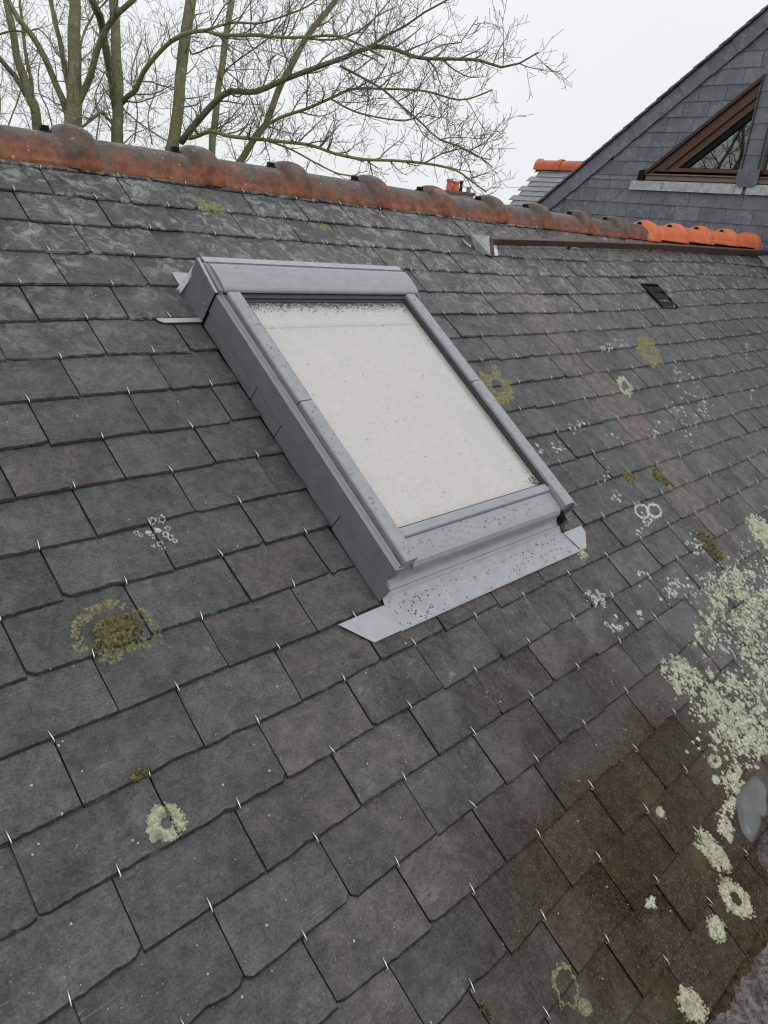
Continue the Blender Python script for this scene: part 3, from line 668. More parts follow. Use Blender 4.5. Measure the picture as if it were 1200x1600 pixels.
# rain drops and dirt on the metal and glass
rd=random.Random(3); dm=MB(); dm.smooth=True
def drop(x,y,z,r_,mb):
    n=7; vs=[(x,y,z+r_*.55)]
    for k,(rr,hh) in enumerate(((.6,.45),(1,.0))):
        for i in range(n): a=i*2*math.pi/n; vs.append((x+math.cos(a)*r_*rr,y+math.sin(a)*r_*rr*1.1,z+r_*hh))
    mb.add(vs,[(0,1+i,1+(i+1)%n) for i in range(n)]+[(1+i,1+n+i,1+n+(i+1)%n,1+(i+1)%n) for i in range(n)])
def apz(y):
    for (a,b),(c_,d_) in zip(pr_,pr_[1:]):
        if c_<=y<=a: return b+(d_-b)*((a-y)/(a-c_+1e-9))+.001
    return .0083
for _ in range(170): 
    y=rd.uniform(-1.095,-1.012); x=rd.uniform(SX0+.01,SX1-.02); 
    drop(x,y,apz(y)+.0002,rd.choice([.0008,.0012,.0016,.0022,.0032]) ,dm)
for _ in range(120): x=rd.uniform(SX0+.03,SX0+.06); y=rd.uniform(SYB,SYT-.13); drop(x,y,H+(.0105 if y<-.51 else .009),rd.choice([.0009,.0013,.0018,.0026]),dm)
for _ in range(120): x=rd.uniform(SX1-.06,SX1-.03); y=rd.uniform(SYB,SYT-.13); drop(x,y,H+(.0105 if y<-.51 else .009),rd.choice([.0009,.0013,.0018,.0026]),dm)
for _ in range(150): x=rd.uniform(SX0+.08,SX1-.08); y=rd.uniform(SYB+.012,SYB+.058); drop(x,y,.0966,rd.choice([.0009,.0013,.0018,.0026]),dm)
for _ in range(80): x=rd.uniform(SX0+.08,SX1-.08); y=rd.uniform(SYB+.065,SYB+.082); drop(x,y,.1046,rd.choice([.0009,.0013]),dm)
for _ in range(160): x=rd.uniform(SX0+.03,SX1); y=rd.uniform(SYT-.08,SYT-.035); drop(x,y,.1252,rd.choice([.0009,.0014]),dm)
o=dm.build('rain_drops',M['drop'],sky_); o['kind']='stuff'
dt=MB()
def chip(x,y,z,r_,mb):
    n=5; a0=rd.random()*6; s=rd.uniform(.4,1)
    vs=[(x+math.cos(a0+i*2*math.pi/n)*r_*rd.uniform(.5,1.2),y+math.sin(a0+i*2*math.pi/n)*r_*s,z+.0004) for i in range(n)]+[(x,y,z+r_*.4)]
    mb.add(vs,[(i,(i+1)%n,n) for i in range(n)])
for _ in range(1300):
    y=SYT-.137-abs(rd.gauss(0,.013)); chip(rd.uniform(SX0+.085,SX1-.085),y,.0945,rd.uniform(.0008,.003),dt)
for _ in range(90): chip(rd.uniform(SX0+.085,SX1-.085),rd.uniform(SYB+.09,SYT-.16),.0945,rd.uniform(.0008,.0028),dt)
for _ in range(60): chip(SX1-.085-abs(rd.gauss(0,.02)),SYB+.092+abs(rd.gauss(0,.02)),.0945,rd.uniform(.001,.004),dt)
for _ in range(150): y=rd.uniform(-1.09,-1.03); x=rd.choice([rd.gauss(.72,.05),rd.gauss(1.25,.06),rd.uniform(.66,1.35)]); 
for _ in range(90):
    y=rd.uniform(-1.092,-1.03); x=rd.choice([rd.gauss(.74,.04),rd.gauss(1.25,.05),rd.uniform(.66,1.37)])
    if SX0+.01<x<SX1-.02: chip(x,y,apz(y),rd.uniform(.0012,.0034),dt)
o=dt.build('dirt_specks',M['gasket'],sky_); o['kind']='stuff'

# ------------------------------------------------------------------ lichen and moss
def blob(mb,cx,cy,r_,rr,hgt=.002,hole=0.,rag=.18,stretch=(1,1),rot=0,n=None,outline=None,bump=.5):
    n=n or (9 if r_<.012 else 26 if r_<.03 else 44); rings=3 if r_<.012 else 7; sd=rr.random()*90
    vs=[]; fs=[]; k0=max(hole,0)
    for j in range(rings+1):
        t=k0+(1-k0)*j/rings if hole else (j/rings)
        for i in range(n):
            a=2*math.pi*i/n
            if outline: R0=outline(a)
            else: R0=r_
            R1=R0*(1+rag*noise.noise(Vector((math.cos(a)*2.2,math.sin(a)*2.2,sd)))*1.6+rag*.9*noise.noise(Vector((math.cos(a)*7,math.sin(a)*7,sd+5))))
            if hole and j==0: R1=R0*(1+.5*noise.noise(Vector((math.cos(a)*2,math.sin(a)*2,sd+9))))
            x=math.cos(a)*R1*t*stretch[0]; y=math.sin(a)*R1*t*stretch[1]
            x,y=x*math.cos(rot)-y*math.sin(rot),x*math.sin(rot)+y*math.cos(rot)
            X,Y=cx+x,cy+y; e=(1-((j/rings)**4)) if not hole else (1-(abs(2*j/rings-1))**3)
            z=surf(X,Y)+.0004+hgt*e*(1+bump*1.6*noise.noise(Vector((X*130,Y*130,sd))))
            if j==rings or (hole and j==0): z-=.0012
            vs.append((X,Y,z))
    for j in range(rings):
        for i in range(n): a=j*n+i; b=j*n+(i+1)%n; fs.append((a,b,b+n,a+n) if 1 else 0)
    mb.add(vs,[f[::-1] for f in fs])
rl=random.Random(17)
def poly_outline(pts):                             # photo outline -> in-plane centroid and radius(angle)
    q=[bp(*p) for p in pts]; cx=sum(p.x for p in q)/len(q); cy=sum(p.y for p in q)/len(q)
    pol=[(math.atan2(p.y-cy,p.x-cx)%(2*math.pi),math.hypot(p.x-cx,p.y-cy)) for p in q]; pol.sort()
    def f(a):
        a%=2*math.pi
        for i in range(len(pol)):
            a0,r0=pol[i]; a1,r1=pol[(i+1)%len(pol)]; 
            if i==len(pol)-1: a1+=2*math.pi
            aa=a if a>=pol[0][0] else a+2*math.pi
            if a0<=aa<=a1: t=(aa-a0)/(a1-a0+1e-9); return r0*(1-t)+r1*t
        return pol[0][1]
    return cx,cy,f,sum(p[1] for p in pol)/len(pol)
def growth(name,label,cat,mat,fn,group='lichen and moss growing on the slates'):
    mb=MB(); mb.smooth=True; fn(mb); o=tilted(mb.build(name,M[mat])); return tag(o,label,cat,group)
def patch(pts,hgt=.003,hole=0,rag=.16,lumps=10):
    def fn(mb):
        cx,cy,f,mr=poly_outline(pts)
        for _ in range(int(26+lumps*3)):
            a=rl.random()*6.283; R0=f(a)*rl.gauss(1.02,.09); blob(mb,cx+math.cos(a)*R0,cy+math.sin(a)*R0,mr*rl.uniform(.03,.10),rl,hgt*.6,rag=.5)
        blob(mb,cx,cy,mr,rl,hgt*.75,hole,rag*1.3,outline=f,n=72,bump=1.)
        for _ in range(lumps):
            a=rl.random()*6.283; R0=f(a)*rl.uniform(.8,1.06); blob(mb,cx+math.cos(a)*R0,cy+math.sin(a)*R0,mr*rl.uniform(.07,.16),rl,hgt*.8,rag=.4)
    return fn
def circ(px,py,ax,ay=None,rot=0):
    ay=ay or ax
    return [(px+ax*math.cos(a)*math.cos(rot)-ay*math.sin(a)*math.sin(rot),py+ax*math.cos(a)*math.sin(rot)+ay*math.sin(a)*math.cos(rot)) for a in [i*.5236 for i in range(12)]]
growth('lichen_rosette','pale yellow-green lichen rosette crossing a slate joint, lower left, alone on dark slates','lichen','lich',patch([(235,1275),(246,1262),(262,1258),(280,1268),(286,1285),(283,1303),(268,1311),(245,1313),(232,1300)],.0035,.28,.2))
growth('lichen_rosette','long knobbly pale lichen strip on the brown wet slates near the coping','lichen','lich',patch([(1103,1298),(1112,1310),(1122,1322),(1133,1340),(1138,1360),(1128,1362),(1112,1350),(1103,1335),(1096,1320),(1084,1318),(1088,1308)],.004,0,.16,14))
growth('lichen_rosette','pale ring of lichen with a dark hole in its centre, beside the stone coping','lichen','lich',patch([(1124,1378),(1138,1376),(1155,1386),(1168,1402),(1175,1425),(1165,1432),(1145,1426),(1132,1410)],.004,.34,.13,12))
growth('lichen_rosette','solid pale yellow oval lichen below the ring-shaped one','lichen','lich',patch(circ(1119,1452,13,21,-.25),.004,0,.1,5))
growth('lichen_rosette','cauliflower-like pale lichen at the bottom edge, nearest the lower right corner','lichen','lich',patch([(1068,1546),(1080,1548),(1090,1562),(1102,1580),(1100,1594),(1085,1596),(1068,1590),(1060,1570)],.004,.0,.22,14))
growth('lichen_rosette','small round cream lichen dot on the brown slates, left of the long strip','lichen','lich',patch(circ(1031,1269,6.5,9,-.2),.003,0,.12,2))
growth('lichen_rosette','small cross-shaped white lichen on brown slate, lower right','lichen','lichw',patch([(1010,1402),(1016,1408),(1026,1403),(1023,1411),(1027,1419),(1018,1415),(1008,1416),(1012,1409)],.003,0,.3,5))
def twins(mb):
    patch(circ(1003,799,11,13,-.5),.0015,.72,.1,3)(mb)
def twins2(mb): patch(circ(1022,798,11,12,-.5),.0015,.72,.1,3)(mb)
growth('lichen_rosette','thin pale lichen ring, left one of a touching pair right of the skylight foot','lichen','lichw',twins)
growth('lichen_rosette','thin pale lichen ring, right one of a touching pair right of the skylight foot','lichen','lichw',twins2)
growth('lichen_rosette','oval pale ring lichen with mossy dark centre, between skylight and right edge','lichen','lich',patch(circ(976,604,9,16,-.5),.002,.45,.14,5))
growth('lichen_rosette','large olive-brown oval lichen below the black roof vent','lichen','liched',patch(circ(1014,550,15,24,-.5),.002,.25,.12,8))
growth('lichen_rosette','large olive-edged oval lichen ring on brown slates at the bottom edge','lichen','liched',patch([(868,1510),(885,1508),(892,1524),(903,1538),(904,1560),(895,1575),(880,1572),(868,1555),(861,1530)],.0015,.8,.12,0))
growth('lichen_rosette','small olive disc lichen touching the large oval ring at the bottom','lichen','liched',patch(circ(914,1574,11,16,-.3),.0012,.0,.08,0))
growth('lichen_rosette','bright pale yellow lichen patch at the right edge of the picture','lichen','lich',patch([(1172,812),(1186,810),(1200,818),(1214,840),(1212,862),(1200,858),(1183,846),(1172,830)],.003,0,.14,14))
growth('lichen_rosette','yellowish crusty lichen fan against the right side of the skylight','lichen','liched',patch([(752,588),(766,580),(778,570),(788,590),(796,615),(790,632),(778,632),(768,620),(756,606)],.0025,.3,.25,16))
growth('lichen_rosette','round pale lichen with green centre just below the big crusty mass','lichen','lich',patch(circ(1116,1190,10,10.5,-.5),.003,.3,.12,3))
growth('lichen_rosette','small whitish oval lichen under the round green-centred one','lichen','lichw',patch(circ(1117,1219,5.5,8,-.4),.003,0,.12,2))
growth('lichen_rosette','small yellow-green lichen at the right end of the skylight apron','lichen','lich',patch([(901,862),(908,858),(915,863),(914,873),(908,876)],.002,0,.2,4))
growth('lichen_rosette','yellowish film of lichen on a top-course slate under the ridge, above the skylight','lichen','liched',patch([(305,311),(320,310),(336,318),(350,330),(338,333),(320,328),(308,320)],.0015,0,.3,10))
growth('lichen_rosette','tiny yellow-green lichen tuft on the second course under the ridge','lichen','liched',patch([(496,352),(508,350),(518,354),(510,359),(498,358)],.002,0,.3,4))
def curls(mb):
    for (px,py,r_) in ((238,815,7),(252,812,9),(246,828,8),(258,836,8),(240,838,5),(232,832,7),(220,836,5),(213,833,5),(250,850,7),(266,840,6),(273,846,5),(262,826,6),(240,854,5),(255,857,4)):
        c=bp(px,py); rr_=(bp(px+r_,py)-c).length*.8; blob(mb,c.x,c.y,rr_,rl,.0022,.5 if rl.random()<.6 else 0,.45,n=16)
growth('lichen_rosette','scattered small white lichen curls around a slate hook, left of the skylight','lichen','lichw',curls)
def bigmoss(mb):
    cx,cy,f,mr=poly_outline([(118,980),(132,958),(158,942),(182,940),(200,948),(240,975),(247,990),(232,1003),(198,1015),(150,1028),(125,1018),(112,1000)])
    for _ in range(330):
        a=rl.random()*6.283; t=rl.gauss(.93,.09)
        if noise.noise(Vector((math.cos(a)*1.9,math.sin(a)*1.9,4.2)))<-.34: continue
        R0=f(a)*t; blob(mb,cx+math.cos(a)*R0,cy+math.sin(a)*R0,rl.uniform(.0012,.0055),rl,.0012,rag=.5)
growth('lichen_rosette','thin olive ring of lichen around the large moss cushion, on the left slates','lichen','liched',bigmoss)
def bigmoss2(mb):
    cx,cy,f,mr=poly_outline([(150,975),(165,965),(185,965),(200,962),(215,972),(225,982),(215,995),(190,1008),(160,1016),(148,1018),(146,998)])
    blob(mb,cx,cy,mr,rl,.006,0,.15,outline=f,n=60,bump=.9)
    for _ in range(260):
        a=rl.random()*6.283; t=math.sqrt(rl.random()); R0=f(a)*t; blob(mb,cx+math.cos(a)*R0,cy+math.sin(a)*R0,rl.uniform(.002,.006),rl,.008,rag=.3)
growth('moss_cushion','large yellow-green moss cushion spread over two slates on the left','moss','moss',bigmoss2)
def tuft(px,py,r_,n_,h_=.010,sx=1,sy=1):
    def fn(mb):
        c=bp(px,py); R0=(bp(px+r_,py)-bp(px-r_,py)).length/2
        for _ in range(n_*2):
            a=rl.random()*6.283; t=math.sqrt(rl.random())*R0; blob(mb,c.x+math.cos(a)*t*sx,c.y+math.sin(a)*t*sy,R0*rl.uniform(.10,.26),rl,h_,rag=.4)
    return fn
growth('moss_cushion','small green moss tuft on a slate tail, above the lone pale rosette','moss','moss',tuft(217,1211,17,26,.006,1,.5))
growth('moss_cushion','upright dark and yellow-green moss tuft growing in a slate joint, right side','moss','moss',tuft(1108,855,10,26,.014,.7,1.5))
growth('moss_cushion','dark green moss tuft in a slate joint, right of the skylight bottom corner','moss','moss',tuft(1030,746,9,18,.008,.7,1))
growth('moss_cushion','flat green moss smear on a course line, beside the dark joint tuft','moss','moss',tuft(985,746,11,18,.004,1,.6))
growth('moss_cushion','tiny moss clump in the notch between apron and skylight corner','moss','moss',tuft(878,832,7,12,.005,1,1))
growth('moss_cushion','little green moss sprout in a joint at the bottom edge','moss','moss',tuft(757,1580,8,14,.008,.5,1.4))
# the crusty mass: nobody could count it
ms=MB(); ms.smooth=True; ms2=MB(); ms2.smooth=True
dens=[(1150,905,45,30,150),(1130,920,40,30,120),(1170,960,40,35,170),(1105,975,28,30,50),(1080,1060,28,26,110),(1120,1090,40,40,200),(1150,1140,42,38,260),(1175,1170,30,30,170),(1185,1050,30,60,150),(1130,1010,50,30,90),(1145,1225,16,20,60),(1138,1262,10,14,22),(1135,1296,8,12,14),(1165,1120,45,70,160),(1060,1040,20,20,40),(1190,980,30,60,120),(1190,900,30,40,70)]
for (px,py,ax,ay,n_) in dens:
    cl_=[(px+rl.gauss(0,ax*.5),py+rl.gauss(0,ay*.5)) for _ in range(max(3,n_//12))]
    for _ in range(int(n_*1.7)):
        qc=rl.choice(cl_); qx,qy=(qc[0]+rl.gauss(0,7),qc[1]+rl.gauss(0,8)) if rl.random()<.72 else (px+rl.gauss(0,ax*.55),py+rl.gauss(0,ay*.55))
        lim=1185+ (1200-qy)*0.35
        if qy>1180 and qx>1192-(qy-1180)*.45: continue
        c=bp(qx,qy)
        if c.x>3.2: continue
        r_=rl.choice([.0015,.002,.003,.004,.005,.0075]); blob(ms if rl.random()<.72 else ms2,c.x,c.y,r_*rl.uniform(.7,1.4),rl,.0014,0,.55,n=11 if r_<.01 else 18)
for _ in range(90):
    px,py,ax,ay,n_=rl.choice(dens); qx,qy=px+rl.gauss(0,ax*.5),py+rl.gauss(0,ay*.5)
    if qy>1180 and qx>1192-(qy-1180)*.45: continue
    c=bp(qx,qy)
    if c.x<3.2: blob(ms,c.x,c.y,rl.uniform(.008,.019),rl,.0011,.5 if rl.random()<.25 else 0,.6,n=34,bump=.9)
tag(tilted(ms.build('lichen_crust',M['lich'])),'broad crusty mass of pale yellow-green lichen over the slates at the right edge','lichen',kind='stuff')
for (px,py,ax,ay,n_) in [(1080,610,30,45,26),(1065,660,30,22,20),(1060,585,10,14,10),(945,545,10,6,8),(960,535,15,10,8),(1095,640,12,20,14),(1175,620,8,20,8),(870,700,14,10,10),(845,705,6,8,6),(900,665,14,14,12),(955,680,12,8,6),(1020,680,20,10,8),(940,740,10,14,6),(1090,850,16,24,26),(960,770,8,14,8),(1010,812,12,14,12),(1000,830,10,10,6),(940,935,22,12,20),(965,980,20,14,12),(920,930,8,8,6),(1050,920,22,24,34),(1000,960,12,20,8),(1005,905,14,10,6),(700,280,2,2,0),(1080,1165,16,12,6),(1168,555,5,12,8)]:
    for _ in range(n_):
        c=bp(px+rl.gauss(0,ax*.5),py+rl.gauss(0,ay*.5)); blob(ms2,c.x,c.y,rl.uniform(.003,.009),rl,.0012,.45 if rl.random()<.3 else 0,.4,n=11)
for _ in range(420):
    c=bp(rl.uniform(0,1200),rl.uniform(420,1600))
    if SX0-.05<c.x<SX1+.03 and -1.12<c.y<.05: continue
    if c.x>5.5 or c.y<-2.0: continue
    if rl.random()<.55 and c.x<1.2: continue
    blob(ms2,c.x,c.y,rl.uniform(.0008,.0028),rl,.0008,0,.3,n=7)
tag(tilted(ms2.build('lichen_specks',M['lichw'])),'scattered whitish lichen specks and streaks dotted over the slates','lichen',kind='stuff')

# ------------------------------------------------------------------ stone coping and lead piece at the eaves, lower right
def rock(mb,pts,h0,h1,seed,res=46,amp=.02,plane=False):
    q=pts if plane else [(p.x,p.y) for p in (bp(*a) for a in pts)]
    xs=[a for a,b in q]; ys=[b for a,b in q]; xa,xb,ya,yb=min(xs),max(xs),min(ys),max(ys)
    def inside(x,y):
        c=False; j=len(q)-1
        for i in range(len(q)):
            if (q[i][1]>y)!=(q[j][1]>y) and x<(q[j][0]-q[i][0])*(y-q[i][1])/(q[j][1]-q[i][1])+q[i][0]: c=not c
            j=i
        return c
    def edged(x,y):
        dm_=9
        for i in range(len(q)):
            a=Vector(q[i]); b=Vector(q[(i+1)%len(q)]); t=max(0,min(1,(Vector((x,y))-a).dot(b-a)/(b-a).length_squared)); dm_=min(dm_,((a+(b-a)*t)-Vector((x,y))).length)
        return dm_ if inside(x,y) else -dm_
    nx=res; ny=max(8,int(res*(yb-ya)/(xb-xa)*1.3)); pad=.03; vs=[]
    for j in range(ny+1):
        for i in range(nx+1):
            x=xa-pad+(xb-xa+2*pad)*i/nx; y=ya-pad+(yb-ya+2*pad)*j/ny
            e=edged(x,y)+.014*noise.noise(Vector((x*14,y*14,seed)))+.006*noise.noise(Vector((x*50,y*50,seed)))
            k=max(0.,min(1.,(e+.004)/.035)); k=k**.5
            n_=noise.fractal(Vector((x*22,y*22,seed)),.8,2.0,6)+.5*noise.noise(Vector((x*90,y*90,seed)))
            z=-.045+k*(.045+h0+(h1-h0)*(1-(y-ya)/(yb-ya)))+k*amp*n_
            vs.append((x,y,z))
    mb.add(vs,[(j*(nx+1)+i,j*(nx+1)+i+1,(j+1)*(nx+1)+i+1,(j+1)*(nx+1)+i) for j in range(ny) for i in range(nx)])
cop=empty('stone_coping',(0,0,0),True,'rough purplish stone coping along the eaves at the lower right corner','coping')
r1=MB(); r1.smooth=True; rock(r1,[(1197,1283),(1183,1298),(1174,1327),(1186,1352),(1198,1374),(1260,1400),(1330,1330),(1290,1270)],.012,.05,3.1,80); r1.build('coping_stone',M['stone'],cop)
r2=MB(); r2.smooth=True; rock(r2,[(1215,1452),(1190,1478),(1172,1497),(1150,1530),(1140,1549),(1127,1574),(1108,1640),(1300,1700),(1420,1480)],.014,.06,8.4,120); r2.build('coping_stone',M['stone'],cop)
r3=MB(); r3.smooth=True; rock(r3,[(1250,1180),(1205,1215),(1196,1285),(1280,1330),(1400,1180)],.01,.05,15.4,60); r3.build('coping_stone',M['stone'],cop)
r4=MB(); r4.smooth=True; rock(r4,[(1180,1370),(1140,1480),(1100,1650),(1330,1700),(1420,1380)],-.004,-.004,21,90,.012); r4.build('coping_bed',M['mossdark'],cop)
for i_,xa_ in enumerate((1.72,2.45,3.2,3.92,4.7,5.42)):   # the coping runs on along the eaves
    rr_=MB(); rr_.smooth=True; rock(rr_,[(xa_,-2.06),(xa_+.36,-2.045),(xa_+.70,-2.06),(xa_+.72,-2.36),(xa_+.34,-2.40),(xa_-.01,-2.37)],.012,.05,30+i_*7,60,.02,True); rr_.build('coping_stone',M['stone'],cop)
ld=MB(); ld.smooth=True
cx,cy,f_,mr=poly_outline([(1182,1209),(1166,1222),(1155,1238),(1151,1267),(1153,1288),(1157,1303),(1171,1324),(1182,1306),(1184,1280),(1195,1250),(1198,1225)])
vs=[];n=40
for j in range(7):
    for i in range(n):
        a=2*math.pi*i/n; R0=f_(a)*j/6; x,y=cx+math.cos(a)*R0,cy+math.sin(a)*R0
        vs.append((x,y,.010+.006*(1-(j/6)**2)-(.014 if j==6 else 0)))
ld.add(vs,[(j*n+i,j*n+(i+1)%n,(j+1)*n+(i+1)%n,(j+1)*n+i)[::-1] for j in range(6) for i in range(n)])
tag(tilted(ld.build('lead_flashing',M['leaddark'])),'smooth grey oval lead piece lapping the coping below the crusty lichen','flashing')
# gutter soffit and house wall below the eaves
hw=empty('house_wall',(0,0,0),False,'pale rendered house wall standing under the slate roof eaves','wall')
k=MB(); k.box((-2.1,-1.62,-5),(XEND,2.4,-1.33)); k.box((-2.1,-1.45,-1.33),(XEND,2.2,-1.2)); k.build('rendered_wall',M['wall'],hw)

# ------------------------------------------------------------------ neighbour's slate-hung gable
GX=6.2; gab=empty('slate_gable_house',(GX,.66,-5),False,'house gable hung with blue-grey slates, rising behind the right end of the ridge','house')
def gl(p): return (p[0]-GX,p[1]-.66,p[2]+5)
AY,AZ=.66,2.13; rk=math.tan(R_(39.6)); BW=.115
def rake_z(y): return AZ-abs(y-AY)*rk
k=MB(); bx=GX+.16
pl=[(AY-3.3,-5),(AY+3.3,-5),(AY+3.3,rake_z(AY+3.3)),(AY,AZ-.04),(AY-3.3,rake_z(AY-3.3))]
k.prism([(a,b-.03) for a,b in pl],bx,GX+5); k.v=[gl(p) for p in k.v]; k.build('wall',M['wall'],gab)
# window openings (triangular, mirrored about the gable centre)
T=onx(1193,121,GX); BL=onx(1007,270,GX); BR=onx(1156,281,GX)
wy0,wy1,wz0,wz1 = BR.y, BL.y, (BL.z+BR.z)/2, T.z
slope=(wz1-wz0)/(wy1-wy0)
def in_win(y,z,mar=0.):
    for m_ in (0,1):
        yy = y if m_==0 else 2*AY-y
        yy2=yy
        if wy0-mar<yy2<wy1+mar and wz0-.045-mar<z<wz0+(wy1-yy2)*slope+mar*1.6: return True
    return False
def clip(poly,fn):                                 # Sutherland-Hodgman, fn>=0 kept
    out_=[]
    for i in range(len(poly)):
        a=poly[i]; b=poly[(i+1)%len(poly)]; fa,fb=fn(*a),fn(*b)
        if fa>=0: out_.append(a)
        if (fa>=0)!=(fb>=0): t=fa/(fa-fb); out_.append((a[0]+(b[0]-a[0])*t,a[1]+(b[1]-a[1])*t))
    return out_
ws=MB(); rg=random.Random(11); wt=Vector((.140,.147,.168))
def hang(poly,x0,th,seedc=None):                   # a slate hung on the wall from a YZ polygon
    if len(poly)<3: return
    ar=0
    for i in range(len(poly)): a=poly[i]; b=poly[(i+1)%len(poly)]; ar+=a[0]*b[1]-b[0]*a[1]
    if abs(ar)<.0008: return
    if ar>0: poly=poly[::-1]
    zb=min(p[1] for p in poly); zt=max(p[1] for p in poly); n=len(poly); tz=rg.uniform(0,.002)
    f=[(x0-tz-.007*(1-(p[1]-zb)/(zt-zb+1e-6)),p[0],p[1]) for p in poly]; b=[(x0+th,p[0],p[1]) for p in poly]
    c_=wt*rg.uniform(.82,1.2); rn=(rg.random(),rg.random(),rg.random())
    ws.add([gl(p) for p in f+b],[tuple(range(n))]+[(i,n+i,n+(i+1)%n,(i+1)%n) for i in range(n)],tuple(c_),rn)
for j in range(-8,30):
    z0=.05+j*.113; z1=z0+.118
    for k_ in range(-14,16):
        y0=AY-.11+k_*.22+(j%2)*.11+.0015; y1=y0+.217
        poly=[(y0,z0),(y1,z0),(y1,z1),(y0,z1)]
        poly=clip(poly,lambda y,z: (AZ-BW/math.cos(math.atan(rk))-(y-AY)*rk)-z)
        if poly: poly=clip(poly,lambda y,z: (AZ-BW/math.cos(math.atan(rk))+(y-AY)*rk)-z)
        if len(poly)<3: continue
        pieces=[poly]
        for mirror in (0,1):
            np_=[]
            for pc in pieces:
                Y=(lambda y:y) if not mirror else (lambda y:2*AY-y)
                cy_=sum(p[0] for p in pc)/len(pc)
                # outside = above the sloping head, beyond the upright, or below the sill
                up1=clip(pc,lambda y,z: z-(wz0+(wy1-Y(y))*slope)-.004)
                rem=clip(pc,lambda y,z: -(z-(wz0+(wy1-Y(y))*slope)-.004))
                if len(up1)>2: np_.append(up1)
                if len(rem)>2:
                    lo=clip(rem,lambda y,z: wz0-.045-z); rem2=clip(rem,lambda y,z: -(wz0-.045-z))
                    if len(lo)>2: np_.append(lo)
                    if len(rem2)>2:
                        s_=clip(rem2,lambda y,z: wy0-Y(y)); 
                        if len(s_)>2: np_.append(s_)
                        s_=clip(rem2,lambda y,z: Y(y)-(wy1+.03))
                        if len(s_)>2: np_.append(s_)
            pieces=np_
        for pc in pieces: hang(pc,GX-.004,.012)
# raking band of slates, proud of the wall
for sgn in (1,-1):
    L=4.2; n_=int(L/.235)
    cr_,sr_=math.cos(math.atan(rk)),math.sin(math.atan(rk))
    for i in range(n_):
        s0=i*.235; s1=s0+.242
        pts=[]
        for (s_,d_) in ((s0,0),(s1,0),(s1,BW+.004),(s0+.0,BW-.004)):
            y=s_*cr_-d_*sr_*1.0; z=AZ-s_*sr_-d_*cr_; 
            y=max(y,0); pts.append((AY+sgn*y,z))
        hang(pts,GX-.022-.003*(i%2),.018)
ws.build('hung_slates',M['wallslate'],gab)
